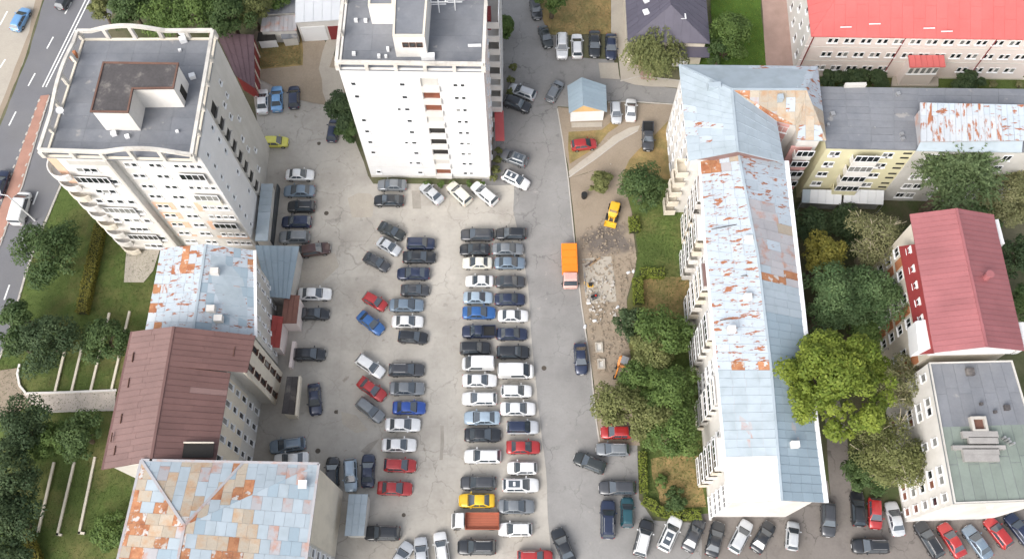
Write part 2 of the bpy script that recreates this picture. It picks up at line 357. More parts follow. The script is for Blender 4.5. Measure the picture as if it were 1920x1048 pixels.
sheet('brick_path', [(1191, 108), (1216, 108), (1228, 152), (1202, 150)], m_brickpave)
sheet('green_strip', [(1330, -60), (1420, -60), (1438, 130), (1270, 130), (1290, 90), (1335, 70)], mat('fresh_grass', (.07, .13, .02), .95, .25, .4, 6, bump=.4))
sheet('paver_walk', [(1422, -60), (1478, -60), (1502, 135), (1437, 135)], m_brickpave)
sheet('front_lawn', [(1500, 120), (1990, 132), (1990, 185), (1500, 180)], m_grass)
sheet('backyard', [(470, 78), (480, 60), (600, 60), (640, 130), (655, 240), (612, 198), (560, 188), (470, 140)], m_dirt)
sheet('dry_yard', [(486, 78), (565, 66), (568, 124), (484, 132)], m_drygrass, amp=.3)
sheet('garden_path', [(618, 128), (640, 130), (652, 200), (612, 194), (598, 130), (615, 70), (634, 70)], m_pave, amp=.2)
sheet('entrance_paving', [(238, 468), (300, 470), (288, 508), (270, 530), (233, 530)], m_pave)
sheet('terrace_path', [(44, 738), (218, 732), (216, 768), (92, 770), (60, 758)], mat('pinkish_paving', (.50, .44, .385), .9, .12, .4, 5))
sheet('pavement_corner', [(0, 695), (36, 690), (32, 712), (45, 740), (60, 760), (0, 790), (-60, 820), (-60, 760)], m_dirt)
med = sheet('road_median', [(77, 181), (93, 179), (66, 265), (42, 347), (20, 402), (0, 460), (-30, 540), (-50, 530), (-15, 440), (0, 395), (18, 347), (48, 260)], m_redmedian, amp=.05)

# kerbs
kerb('kerb_road_edge', [(1045, 204), (1055, 262), (1066, 340), (1078, 460), (1090, 570), (1108, 690), (1118, 790), (1124, 828)], m_kerb)
kerb('kerb_lawn_edge', [(1176, 60), (1192, 112), (1200, 144)], m_kerb)
kerb('kerb_crossing', [(1280, 152), (1200, 143), (1163, 152)], m_kerb)
kerb('kerb_footpath', [(1067, 332), (1118, 297), (1160, 265), (1196, 245)], m_kerb)
kerb('kerb_yard', [(1140, 192), (1180, 190), (1280, 197)], m_kerb)
kerb('kerb_dry_lawn', [(1147, -40), (1147, 62)], m_kerb)
kerb('kerb_main_road', [(122, 328), (64, 466), (46, 520), (12, 640), (-40, 760)], m_kerb, .3)
kerb('kerb_median_left', [(77, 181), (48, 260), (18, 347), (0, 395), (-15, 440)], m_kerb, .2)
kerb('kerb_median_right', [(93, 179), (66, 265), (42, 347), (20, 402), (0, 460)], m_kerb, .2)
kerb('kerb_terrace', [(36, 682), (32, 700), (36, 722), (48, 737), (120, 735), (218, 731)], m_wall, .28, .3)
kerb('kerb_terrace_lower', [(88, 772), (140, 770), (216, 768)], m_kerb, .2, .2)

# painted road marks, each stroke a piece of the road
road = bpy.data.objects['road']
zr = .03
def stroke(a, b, w=.14):
    A, B = G(*a), G(*b); d = (B-A).normalized(); s_ = Vector((-d.y, d.x, 0))*w
    mb = MB(); z = Vector((0, 0, .168)); mb.add([A-s_+z, B-s_+z, B+s_+z, A+s_+z], [[0, 1, 2, 3]])
    o = mb.build('lane_mark', m_line, road); return o
for o in [road]: pass
def flat(a, b, w): 
    A, B = G(*a), G(*b); d = (B-A).normalized(); s_ = Vector((-d.y, d.x, 0))*w; z = Vector((0, 0, zr))
    mb = MB(); mb.add([A-s_+z, B-s_+z, B+s_+z, A+s_+z], [[0, 1, 2, 3]])
    f = mb.f[0]; va, vb, vc = [Vector(mb.v[i]) for i in f[:3]]
    if (vb-va).cross(vc-va).z < 0: mb.f[0] = f[::-1]
    return mb.build('lane_mark', m_line, road)
for a, b in (((134, 5), (122, 27)), ((100, 70), (88, 92)), ((66, 138), (53, 162)), ((30, 210), (17, 236)), ((-4, 285), (-18, 312)), ((71, 360), (62, 384)), ((18, 534), (8, 562)), ((44, 446), (36, 470))):
    flat(a, b, .11)
flat((173, -10), (86, 164), .10); flat((166, -10), (80, 164), .10)
for t in range(14):      # white blocks along the median
    q = t/13
    a = Vector((74, 190)).lerp(Vector((-2, 390)), q); b = Vector((90, 192)).lerp(Vector((4, 448)), q)
    for p in (a, b):
        mb = MB(); mb.box(G(p.x, p.y, .02), .24, .5, .17, -.35); mb.build('kerb_block', m_kerb, med)
for a, b in (((0, 48), (14, 22)), ((0, 128), (10, 112))): flat(a, b, .12)

def lowwall(px, label, h=.3, w=.3):
    P = [G(x, y, h) for x, y in px]; mb = MB()
    for a, b in zip(P, P[1:]):
        d = (b-a).normalized()*w*.5
        mb.bar(a-d, b+d, w, h)
        n = int((b-a).length/3)
    o = mb.build('terrace_wall', m_cream); return tag(o, label, 'wall', 'low terrace walls across the lawn')
for px, lb in (([(120, 660), (103, 732)], 'low cream terrace wall on the upper lawn, farthest from the brown roof'),
               ([(152, 655), (134, 731)], 'low cream terrace wall on the upper lawn, second from the road'),
               ([(204, 588), (170, 729)], 'low cream terrace wall on the upper lawn, second from the brown roof'),
               ([(242, 585), (209, 727)], 'low cream terrace wall on the upper lawn, closest to the brown roof'),
               ([(100, 868), (71, 995)], 'leftmost long cream terrace wall below the paved path'),
               ([(138, 868), (107, 1001), (113, 1002)], 'middle long cream terrace wall with a hooked end below the path'),
               ([(177, 858), (148, 998), (156, 999)], 'long cream terrace wall with a hooked end nearest the rusted roof')):
    lowwall(px, lb)

# manhole covers
for x, y, lb in ((598, 270, 'round manhole cover in the lot between the two towers'), (612, 400, 'round manhole cover near the dark blue car by the white shed'), (596, 845, 'round manhole cover beside the grey blue estate car'),
              (630, 772, 'round manhole cover diagonally below the navy car by the porch'), (1020, 690, 'round manhole cover in the asphalt lane'), (757, 965, 'small manhole cover in the bare concrete near the black off-roader')):
    c = G(x, y, .035); mb = MB(); mb.tube([c, c+Vector((0, 0, .012))], .34, 14); mb.tube([c+Vector((0, 0, .012)), c+Vector((0, 0, .02))], .26, 14)
    tag(mb.build('manhole_cover', mat('cast_iron', (.09, .075, .06), .7, .2)), lb, 'manhole')

# ================================================================== BUILDING HELPERS
class Facade:
    """vertical wall plane running from A to B (world xy), outward normal to the right of A->B"""
    def __init__(s, A, B, root, off=0.0):
        s.A, s.B = Vector((A[0], A[1], 0)), Vector((B[0], B[1], 0)); s.root = root
        s.L = (s.B-s.A).length; s.u = (s.B-s.A).normalized(); s.n = Vector((s.u.y, -s.u.x, 0)); s.A = s.A+s.n*off
    def p(s, d, z, out=0.0): return s.A+s.u*d+s.n*out+Vector((0, 0, z))
    def panel(s, d0, d1, z0, z1, m, out=.05, name='wall_panel', depth=None):
        mb = MB(); mb.obox(s.p(d0, z0, -.15), s.u*(d1-d0), -s.n*(-(out+.15)), Vector((0, 0, z1-z0)))
        return mb.build(name, m, s.root)
WCACHE = {}
def window_mesh(w, h, style, fm, gm):
    k = (round(w, 2), round(h, 2), style, fm.name, gm.name)
    if k in WCACHE: return WCACHE[k]
    t, dp = .09, .10; f = MB()      # local x along wall, y outward, z up, centred
    f.obox((-w/2, -.02, -h/2), (w, 0, 0), (0, dp, 0), (0, 0, t)); f.obox((-w/2, -.02, h/2-t), (w, 0, 0), (0, dp, 0), (0, 0, t))
    f.obox((-w/2, -.02, -h/2+t), (t, 0, 0), (0, dp, 0), (0, 0, h-2*t)); f.obox((w/2-t, -.02, -h/2+t), (t, 0, 0), (0, dp, 0), (0, 0, h-2*t))
    n = max(0, int(round(w/.75))-1)
    for i in range(n):
        x = -w/2+(i+1)*w/(n+1); f.obox((x-.035, -.01, -h/2+t), (.07, 0, 0), (0, dp-.02, 0), (0, 0, h-2*t))
    if style != 'bare': f.obox((-w/2-.08, -.02, -h/2-.07), (w+.16, 0, 0), (0, .24, 0), (0, 0, .065))
    g = MB(); g.obox((-w/2+t*.5, -.03, -h/2+t*.5), (w-t, 0, 0), (0, .08, 0), (0, 0, h-t))
    out = []
    for mb, m, nm in ((f, fm, 'window'), (g, gm, 'pane')):
        me = bpy.data.meshes.new(nm); me.from_pydata(mb.v, [], mb.f); me.materials.append(m)
        bm = bmesh.new(); bm.from_mesh(me); bmesh.ops.recalc_face_normals(bm, faces=bm.faces); bm.to_mesh(me); bm.free(); out.append(me)
    WCACHE[k] = out; return out
def window(F, d, z, w=1.3, h=1.4, style='sill', fm=None, gm=None, out=0.0):
    fm = fm or m_frame
    gm = gm or random.choices([m_glass, m_glasspale], [.72, .28])[0]
    fme, gme = window_mesh(w, h, style, fm, gm)
    o = newobj('window', fme, F.root); q = F.p(d, z, out)-ORG[F.root.name]; o.location = q
    o.rotation_euler = (0, 0, math.atan2(-F.u.y, -F.u.x))      # local +y = outward
    newobj('pane', gme, o); return o
def balcony(F, d, z, w=3.0, dep=1.2, h=1.05, m=None, glazed=False, rounded=False, m2=None):
    """slab with parapet; glazed ones carry a strip of windows up to the next slab"""
    m = m or m_wall; mb = MB()
    if rounded:
        n = 10; o_ = []
        for i in range(n+1):
            t = math.pi*i/n; o_.append((math.cos(t)*w/2, math.sin(t)*dep))
        P = [F.p(d+x, z, y-.05) for x, y in o_]; mb.prism([(p.x, p.y) for p in P], z-.18, z)
        for a, b in zip(P, P[1:]): mb.bar(a+Vector((0, 0, h)), b+Vector((0, 0, h)), .14, h+.1)
    else:
        mb.obox(F.p(d-w/2, z-.18, -.05), F.u*w, F.n*(dep+.05), (0, 0, .18))
        mb.obox(F.p(d-w/2, z, dep-.12), F.u*w, F.n*.12, (0, 0, h))
        for e in (d-w/2, d+w/2-.12): mb.obox(F.p(e, z, -.05), F.u*.12, F.n*(dep-.07), (0, 0, h))
    b = mb.build('balcony', m, F.root)
    if glazed:
        F2 = Facade(F.A, F.B, F.root); F2.A = F.A+F.n*(dep-.08)
        zt = 2.75
        fme, gme = window_mesh(w-.05, zt-h-.25, 'bare', m_frame, random.choice([m_glass, m_glass, m_glasspale]))
        o = newobj('window', fme, F.root); o.location = F2.p(d, z+h+(zt-h-.2)/2)-ORG[F.root.name]
        o.rotation_euler = (0, 0, math.atan2(-F.u.y, -F.u.x)); newobj('pane', gme, o)
    return b
def inset(poly, a):
    """shrink a polygon (any winding) by a metres"""
    n = len(poly); P = [Vector((p[0], p[1])) for p in poly]
    ar = sum(P[i].x*P[(i+1) % n].y-P[(i+1) % n].x*P[i].y for i in range(n)); sg = 1 if ar > 0 else -1
    out = []
    for i in range(n):
        p0, p1, p2 = P[i-1], P[i], P[(i+1) % n]; d1, d2 = (p1-p0).normalized(), (p2-p1).normalized()
        n1, n2 = Vector((-d1.y, d1.x))*sg, Vector((-d2.y, d2.x))*sg; k = n1+n2
        den = max(.25, 1+n1.dot(n2)); out.append(p1+k*(a/den))
    return out
def slope(root, quads, m, name='roof', th=.14):
    """roof shell from planar-ish polygons of world points"""
    mb = MB()
    for q in quads:
        n = len(q); nn = (q[1]-q[0]).cross(q[2]-q[0])
        if nn.z < 0: q = q[::-1]
        k = len(mb.v); mb.v += [tuple(p) for p in q]+[tuple(p-Vector((0, 0, th))) for p in q]
        mb.f.append([k+i for i in range(n)]); mb.f.append([k+n+i for i in range(n)][::-1])
        mb.f += [[k+i, k+n+i, k+n+(i+1) % n, k+(i+1) % n] for i in range(n)]
    return mb.build(name, m, root)
def sheets(parent, q, nu, nv, pick, gap=.012, name='roof_sheet', lift=.03, jit=.02, stagger=True, seam=True):
    """metal sheets laid over the quad q = (P00, P10, P11, P01); u runs P00->P10, v runs P00->P01"""
    P00, P10, P11, P01 = q
    nn = (P10-P00).cross(P01-P00).normalized()
    if nn.z < 0: nn = -nn
    def B(u, v): return (P00*(1-u)+P10*u)*(1-v)+(P01*(1-u)+P11*u)*v
    Lu = (P10-P00).length; Lv = (P01-P00).length; gu, gv = gap/max(Lu, .1), gap/max(Lv, .1)
    for i in range(nu):
        for j in range(nv):
            dv = (.35/nv if (stagger and i % 2) else 0)
            u0, u1 = i/nu+gu, (i+1)/nu-gu
            v0 = 0 if j == 0 else (j+dv)/nv+gv; v1 = 1 if j == nv-1 else (j+1+dv)/nv-gv
            m = pick(i, j, (u0+u1)/2, (v0+v1)/2)
            if m is None: continue
            h = lift+random.uniform(0, jit); c = [B(u0, v0), B(u1, v0), B(u1, v1), B(u0, v1)]
            if (c[1]-c[0]).cross(c[2]-c[0]).dot(nn) < 0: c = c[::-1]
            mb = MB(); top = [p+nn*(h+random.uniform(0, jit*.5)) for p in c]
            mb.add(top+[p-nn*.01 for p in c], [[0, 1, 2, 3], [0, 4, 5, 1], [1, 5, 6, 2], [2, 6, 7, 3], [3, 7, 4, 0]])
            if seam:
                a, b = B(u0, v0), B(u0, v1); k = nn*(h+.045); w = (B(min(1, u0+.05/max(Lu, .1)), v0)-a)
                mb.add([a+w*0+k, b+k, b+w+k, a+w+k, a+nn*h, b+nn*h, b+w+nn*h, a+w+nn*h], [[0, 1, 2, 3], [4, 5, 1, 0], [7, 3, 2, 6], [4, 0, 3, 7], [5, 6, 2, 1]])
            mb.build(name, m, parent)
def sheets_poly(parent, poly, eave, su, sv, pick, name='roof_sheet', lift=.03, jit=.02, seam=True):
    """rectangular sheets in rows parallel to the eave (two points), cut to the outline of a convex roof face"""
    o = eave[0]; U = (eave[1]-eave[0]).normalized(); n = (poly[1]-poly[0]).cross(poly[2]-poly[0]).normalized()
    if n.z < 0: n = -n; 
    V = n.cross(U)
    Q = [((p-o).dot(U), (p-o).dot(V)) for p in poly]
    if sum(Q[i][0]*Q[(i+1) % len(Q)][1]-Q[(i+1) % len(Q)][0]*Q[i][1] for i in range(len(Q))) < 0: Q = Q[::-1]
    us, vs_ = [q[0] for q in Q], [q[1] for q in Q]; u0, u1, v0, v1 = min(us), max(us), min(vs_), max(vs_)
    def clip(sub):
        for i in range(len(Q)):
            a, b = Q[i], Q[(i+1) % len(Q)]; out = []
            f = lambda p: (b[0]-a[0])*(p[1]-a[1])-(b[1]-a[1])*(p[0]-a[0])
            for k in range(len(sub)):
                p, q = sub[k], sub[(k+1) % len(sub)]; fp, fq = f(p), f(q)
                if fp >= 0: out.append(p)
                if (fp > 0) != (fq > 0) and abs(fp-fq) > 1e-9: t = fp/(fp-fq); out.append((p[0]+(q[0]-p[0])*t, p[1]+(q[1]-p[1])*t))
            sub = out
            if len(sub) < 3: return []
        return sub
    i = 0; u = u0
    while u < u1:
        v = v0-(sv*.4 if i % 2 else 0)
        while v < v1:
            r = clip([(u+.012, v+.012), (u+su-.012, v+.012), (u+su-.012, v+sv-.012), (u+.012, v+sv-.012)])
            r = [p for k, p in enumerate(r) if (Vector(p)-Vector(r[k-1])).length > .01]
            if len(r) >= 3:
                m = pick(i, 0, (u+su/2-u0)/(u1-u0), (v+sv/2-v0)/(v1-v0))
                h = lift+random.uniform(0, jit); k = len(r); mb = MB(); W3 = [o+U*p[0]+V*p[1] for p in r]
                mb.add([p+n*h for p in W3]+[p-n*.01 for p in W3], [list(range(k))]+[[(j+1) % k, j, j+k, (j+1) % k+k] for j in range(k)]); mb.build(name, m, parent)
            v += sv
        u += su; i += 1
def wp(*a): return random.choices(a[0::2], a[1::2])[0]
def XY(P): return [(p.x, p.y) for p in P]
def up(p, z): return Vector((p.x, p.y, z))

# ================================================================== TOWER A (left, curved roof frame)
def tower_frame(root, P, zw, zt, m, arches, posts=5, w=.4):
    """open concrete frame over the parapet: posts and a ring beam, some sides arched"""
    n = len(P)
    for i in range(n):
        a, b = P[i], P[(i+1) % n]; arch = arches.get(i)
        def top(t, zt=zt+.004*i):
            if not arch: return zt
            t0, t1, h = arch
            return zt+(h*math.sin(math.pi*(t-t0)/(t1-t0)) if t0 < t < t1 else 0)
        mb = MB(); st = 20; Q = [Vector((a.x+(b.x-a.x)*k/st, a.y+(b.y-a.y)*k/st, top(k/st))) for k in range(st+1)]
        for q0, q1 in zip(Q, Q[1:]): mb.bar(q0, q1, w, .4)
        mb.build('roof_beam', m, root)
        for k in range(posts):
            t = k/posts; x = a.lerp(b, t); pm_ = MB()
            pm_.box((x.x, x.y, zw-.05), .42 if k not in (0, posts) else .5, .42 if k not in (0, posts) else .5, top(t)-.35-zw, math.atan2((b-a).y, (b-a).x)); pm_.build('roof_post', m, root)
def ring(P, w, z0, z1, mb=None):
    mb = mb or MB(); n = len(P); I = inset(XY(P), w)
    for i in range(n):
        j = (i+1) % n
        mb.prism([(P[i].x, P[i].y), (P[j].x, P[j].y), (I[j].x, I[j].y), (I[i].x, I[i].y)], z0, z1)
    return mb
ZT, ZW, ZD = 28.8, 27.2, 27.0
A_ = [G(72, 280, ZT), G(358, 289, ZT), G(398, 56, ZT), G(144, 57, ZT)]     # SW SE NE NW
ctr = sum(A_, Vector())/4; ctr.z = 0
TA = empty('apartment_tower', ctr, 'tall white apartment tower with curved roof frame beside the main road', 'tower')
SW, SE, NE, NW = A_
uS = (SE-SW).normalized(); nS = Vector((uS.y, -uS.x, 0)); Ls = (SE-SW).length
c_ = .40*Ls
body = [SW+uS*0, SW+uS*c_, SW+uS*c_-nS*.9, SE-nS*.9, NE, NW]
MB().prism(XY(body), 0, ZD-.25).build('wall', m_wall, TA)
MB().prism(XY(A_), ZD-.25, ZD).build('roof', m_membrane, TA)
ring(A_, .25, ZD+.003, ZW).build('parapet', m_cream, TA)
m_frameconc = mat('weathered_frame_concrete', (.58, .55, .50), .9, .12, .4, 3, c2=(.44, .41, .37), thr=.58, s2=.5, soft=.1)
tower_frame(TA, A_, ZW, ZT, m_frameconc, {0: (.42, .98, 1.1), 2: (.36, .9, 1.0), 3: (.1, .7, .7)})
rs = inset(XY(A_), .35); rq = [Vector((*p, ZD+.004)) for p in rs]
ra = [o for o in TA.children if o.name.startswith('roof') and o.data.materials[0] == m_membrane][0]
sheets(ra, (rq[0], rq[1], rq[2], rq[3]), 5, 9, lambda i, j, u, v: m_membrane, gap=.01, name='roof_strip', lift=.012, jit=.012, stagger=False, seam=False)
# stair house on the roof
pz0, pz1 = ZD+.05, 31.2
ph = [G(195, 119, pz1), G(333, 121, pz1), G(324, 165, pz1), G(248, 166, pz1), G(239, 210, pz1), G(172, 209, pz1)]
MB().prism(XY(ph), pz0, pz1-.12).build('stair_house_wall', m_wall, TA)
MB().prism(XY(inset(XY(ph), -.12)) if False else [tuple(p) for p in inset(XY(ph), -.15)], pz1-.118, pz1).build('stair_house_roof', m_tar, TA)
ring([Vector((*p, 0)) for p in inset(XY(ph), -.15)], .2, pz1+.002, pz1+.14).build('roof_flashing', mat('rusty_flashing', (.15, .085, .065), .8, .25), TA)
Fp = Facade(ph[2], ph[1], TA)
MB().obox(Fp.p(.8, pz0+.1, -.05), Fp.u*1.0, Fp.n*.1, (0, 0, 2.1)).build('door', m_dark, TA)
for x, y, s in ((345, 78, .8), (362, 146, .7), (338, 96, .35), (140, 108, .9), (215, 253, .6), (333, 248, .35), (240, 258, .5), (310, 196, .4)):
    c = G(x, y, ZD+.05); MB().box(c, s, s*.8, s*.9, .3).build('roof_vent', m_whitemetal if x != 140 else m_orange, TA)
for x, y in ((346, 70), (120, 215)):
    c = G(x, y, ZD+.05); mb = MB(); mb.tube([c, c+Vector((0, 0, 1.2))], .04, 6); dsh = c+Vector((0, -.1, 1.2))
    mb.tube([dsh, dsh+Vector((.1, -.15, .1))], [.08, .45], 12); mb.build('satellite_dish', m_whitemetal, TA)
# south face
FSl = Facade(SW, SW+uS*c_, TA); FSr = Facade(SW+uS*c_-nS*.9, SE-nS*.9, TA)
zf = [1.7+2.8*k for k in range(9)]
for k, z in enumerate(zf):
    if k % 3 == 1:
        balcony(FSl, .32*c_*1.0+1.2, z-1.1, 4.2, .35, 1.0, m_wall, glazed=True); window(FSl, c_*.82, z, 1.1, 1.1)
    else:
        for d in ((.24, .44, .62, .82) if k % 2 else (.40, .52, .64)): window(FSl, c_*d, z, .9, 1.05)
    L2 = FSr.L
    for d in (.12, .20, .40, .48): window(FSr, L2*d, z, .75, .95)
    if k in (2, 5, 7): balcony(FSr, L2*.80, z-1.15, L2*.30, .4, 1.0, m_wall if k != 5 else m_cream, glazed=True)
    else:
        for d in (.68, .77, .86, .94): window(FSr, L2*d, z, .7, .9)
for d0, d1, z0, z1 in ((.02, .30, 11.9, 14.0), (.02, .30, 9.1, 11.0), (.02, .32, 6.3, 8.1), (.57, .64, 11.6, 14.2), (.57, .64, 6.0, 8.6), (.57, .99, 3.1, 3.9), (.02, .3, 3.4, 4.0)):
    FSr.panel(FSr.L*d0, FSr.L*d1, z0-.0, z1, m_peach, .03)
FSl.panel(0, 1.1, 20.5, ZD-.3, m_peach, .03)
FSl.panel(c_-.35, c_-.02, 0.1, ZD-.3, m_walldirty, .04)  # grey strip paints the groove's shade along the left block
FSr.panel(.0, .5, .1, ZD-.3, m_walldirty, .04)  # same painted shade on the set-back wall
FSl.panel(c_*.30, c_*.95, 24.4+1.0, 24.4+1.9, m_walldirty, .06, 'lintel_band')
# east face
FE = Facade(SE-nS*.9, NE, TA); LE = FE.L
FE.panel(0.02, LE*.40, 0.1, ZD-.3, m_wallnew, .10)
FE.panel(LE*.40+.05, LE-.05, 0.1, ZD-.3, m_walldirty, .04)
for k, z in enumerate(zf):
    window(FE, LE*.10, z, .6, .85, gm=m_glass, out=.10)
    if k % 2 == 0 or k > 5: window(FE, LE*.33, z, .65, .9, gm=m_glass, out=.10)
    MB().obox(FE.p(LE*.43, z-.55, -.1), FE.u*LE*.10, FE.n*.16, (0, 0, 1.65)).build('loggia_panel', m_dark, TA)  # dark panel paints the shade of a recess; the wall behind is solid
    balcony(FE, LE*.48, z-1.5, LE*.11, .35, .95, m_walldirty)
    if k in (1, 3, 4, 6, 7): window(FE, LE*.64, z, .7, .9, out=.05)
    if k in (2, 5, 7, 8): window(FE, LE*.74, z-.3, .6, .8, out=.05)
def up2(c, a, r, z): return Vector((c.x+math.cos(a)*r, c.y+math.sin(a)*r, z))
# west corner balconies
FW = Facade(NW, SW, TA); LW_ = FW.L
for k, z in enumerate(zf):
    mb = MB(); cc = A_[0]+Vector((.55, .9, 0)); arc = [up2(cc, R(150+15*q), 1.9, z-.1) for q in range(11)]
    for p, q in zip(arc, arc[1:]): mb.bar(p, q, .14, 1.15)
    mb.prism([(p.x, p.y) for p in arc]+[(cc.x, cc.y)], z-1.4, z-1.25); mb.build('corner_balcony', m_wall if k % 3 else m_cream, TA)
    balcony(FW, LW_*.45, z-1.15, 3.4, 1.2, 1.05, m_cream, rounded=True)
    for d in (LW_-1.9, LW_*.45, LW_*.2, LW_*.68): window(FW, d, z+.1, 1.3, 1.5)

# ================================================================== TOWER B (top centre)
ZT, ZW, ZD = 29.2, 27.65, 27.5
SW, SE = G(630, 115, ZT), G(906, 119, ZT)
uS = (SE-SW).normalized(); nS = Vector((uS.y, -uS.x, 0)); Ls = (SE-SW).length
NE, NW = SE-nS*24, SW-nS*24
B_ = [SW, SE, NE, NW]; ctr = sum(B_, Vector())/4; ctr.z = 0
TB = empty('apartment_tower', ctr, 'plain white apartment tower with grey flat roof at the head of the car park', 'tower')
MB().prism(XY(B_), 0, ZD-.25).build('wall', m_wallnew, TB)
rb = MB().prism(XY(B_), ZD-.25, ZD).build('roof', m_membrane, TB)
rq = [Vector((*p, ZD+.004)) for p in inset(XY(B_), .35)]
sheets(rb, tuple(rq), 5, 10, lambda i, j, u, v: m_membrane, gap=.01, name='roof_strip', lift=.012, jit=.012, stagger=False, seam=False)
ring(B_, .25, ZD+.003, ZW).build('parapet', m_wall, TB)
tower_frame(TB, B_, ZW, ZT, m_frameconc, {}, posts=5)
def roofbox(root, px, z0, z1, roofm=m_membrane, wallm=m_wall, name='stair_house'):
    P = [G(x, y, z1) for x, y in px]
    MB().prism(XY(P), z0, z1-.1).build(name+'_wall', wallm, root)
    MB().prism([tuple(p) for p in inset(XY(P), .12)], z1-.098, z1).build(name+'_roof', roofm, root)
    ring(P, .25, z1-.098, z1+.14).build('roof_flashing', m_cream, root); return P
pz = ZD+.05
P = roofbox(TB, [(736, 69), (796, 69), (806, -60), (741, -60)], pz, 31.6)
Fb = Facade(P[0], P[1], TB)
for k in range(3): window(Fb, Fb.L*(.36+.22*k), 30.0, .75, .9, 'bare', gm=m_glass, fm=m_darkframe)
roofbox(TB, [(690, 12), (738, 12), (740, -60), (694, -60)], pz, 31.0)
for x, y, sx_, sy_, sz in ((803, 109, 1.6, .7, .6), (664, 103, .4, .4, .4), (711, 108, .35, .35, .5), (724, 108, .3, .3, .4), (668, 41, .4, .3, .5), (686, 41, .4, .4, .4), (890, 87, 1.6, .2, .3), (728, 96, .3, .3, .7)):
    MB().box(G(x, y, pz), sx_, sy_, sz).build('roof_vent', m_whitemetal, TB)
for k, (ox, oy) in enumerate(((0, 0), (30, -4))):          # aerial racks
    c = G(824+ox, 24+oy, pz); mb = MB(); mb.tube([c, c+Vector((0, 0, 2.2))], .07, 6)
    for q in range(3):
        e = c+Vector((-.9+.9*q, .1, 2.0)); mb.tube([e, e+Vector((0, 0, 1.3))], .09, 6)
    mb.tube([c+Vector((-1.2, 0, 2.0)), c+Vector((1.2, 0, 2.0))], .06, 6); mb.tube([c+Vector((-.9, .3, 1.2)), c+Vector((.9, .3, 1.2))], .06, 6)
    mb.build('aerial_rack', m_whitemetal, TB)
FS = Facade(SW, SE, TB)
zf = [1.7+2.85*k for k in range(9)]
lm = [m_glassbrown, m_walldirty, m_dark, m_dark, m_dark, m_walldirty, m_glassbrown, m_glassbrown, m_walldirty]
for k, z in enumerate(zf):
    if k not in (6, 1): window(FS, Ls*.075, z, .7, .8, gm=m_glass)
    window(FS, Ls*.42, z, .75, .75); 
    if k in (1, 6, 3): window(FS, Ls*.36, z, .55, .7, gm=m_glass)
    window(FS, Ls*.795, z, .65, .75); window(FS, Ls*.845, z, .6, .75)
    # central loggia: flat panels, dark ones painting recess shade, with a parapet in front
    MB().obox(FS.p(Ls*.56, z-.1, -.1), FS.u*Ls*.115, FS.n*.14, (0, 0, 1.5)).build('loggia_panel', lm[k], TB)
    mb = MB(); mb.obox(FS.p(Ls*.553, z-1.35, -.05), FS.u*Ls*.129, FS.n*.34, (0, 0, 1.2)); mb.build('balcony', m_wall, TB)
    MB().obox(FS.p(Ls*.548, z-1.35, -.05), FS.u*.12, FS.n*.30, (0, 0, 2.85)).build('loggia_fin', m_wall, TB)
FS.panel(0, Ls, .05, .6, m_walldirty, .05, 'plinth')
for k in range(1, 9): FS.panel(.05, Ls*.545, 2.85*k+.30, 2.85*k+.335, m_walldirty, .012, 'panel_joint'); FS.panel(Ls*.69, Ls-.05, 2.85*k+.30, 2.85*k+.335, m_walldirty, .012, 'panel_joint')
FEb = Facade(SE, NE, TB); LE = FEb.L
FEb.panel(.3, LE*.36, .1, ZD-.4, m_pink, .06)
for k, z in enumerate(zf):
    balcony(FEb, LE*.52, z-1.2, LE*.26, 1.5, 1.05, m_wall, glazed=k % 2 == 0); balcony(FEb, LE*.80, z-1.2, LE*.26, 1.4, 1.05, m_wall, rounded=True)
    window(FEb, LE*.12, z, .7, .9, out=.06); window(FEb, LE*.28, z, .7, .9, out=.06); window(FEb, LE*.8, z, 1.2, 1.3)
FEb.panel(LE*.40, LE*.46, 22.5, 25.5, m_darkred, .45)
P = [G(927, 208, 3), G(944, 208, 3), G(946, 264, 3), G(929, 264, 3)]
rp = empty('entrance_canopy', up(P[0], 0), 'red metal canopy over the side entrance of the plain white tower', 'canopy')
slope(rp, [P], mat('faded_red_sheet', (.46, .10, .10), .6, .1), 'canopy_roof', .12)
for p in P: MB().tube([up(p, 0), up(p, 2.9)], .05, 6).build('post', m_metal, rp)

# ================================================================== LONG BLOCK C (right of the road)
def block(name, P, z1, wall, label, cat='building', ins=.5, z0=0.0):
    """thing with a wall part; P = eave corners in order"""
    c = sum(P, Vector())/len(P); c.z = 0
    root = empty(name, c, label, cat)
    MB().prism([tuple(p) for p in inset(XY(P), ins)], z0, z1).build('wall', wall, root)
    return root
ze, zr = 15.1, 17.4
we = [G(1312, 297, ze), G(1324, 470, ze), G(1345, 694, ze), G(1368, 942, ze)]
ee = [G(1472, 302, ze), G(1494, 500, ze), G(1516, 700, ze), G(1546, 942, ze)]
rg = [G(1384, 285, zr), G(1421, 480, zr), G(1446, 694, zr), G(1466, 938, zr)]
CB = block('apartment_block', [we[0], we[1], we[2], we[3], ee[3], ee[2], ee[1], ee[0]], ze-.12, m_wall, 'long white apartment block with patchy blue and rusted sheet roof right of the lane')
rc = slope(CB, [[we[i], we[i+1], rg[i+1], rg[i]] for i in range(3)]+[[rg[i], rg[i+1], ee[i+1], ee[i]] for i in range(3)], m_sheetgrey)
def mb_tri(root, a, b, c, m, name='gable_wall', th=.2):
    n = (b-a).cross(c-a).normalized()*th; mb = MB()
    mb.add([a, b, c, a-n, b-n, c-n], [[0, 1, 2], [5, 4, 3], [0, 3, 4, 1], [1, 4, 5, 2], [2, 5, 3, 0]]); return mb.build(name, m, root)
dn = Vector((0, .35, -.16))
mb_tri(CB, we[3]+dn, ee[3]+dn, rg[3]+dn, m_wall)
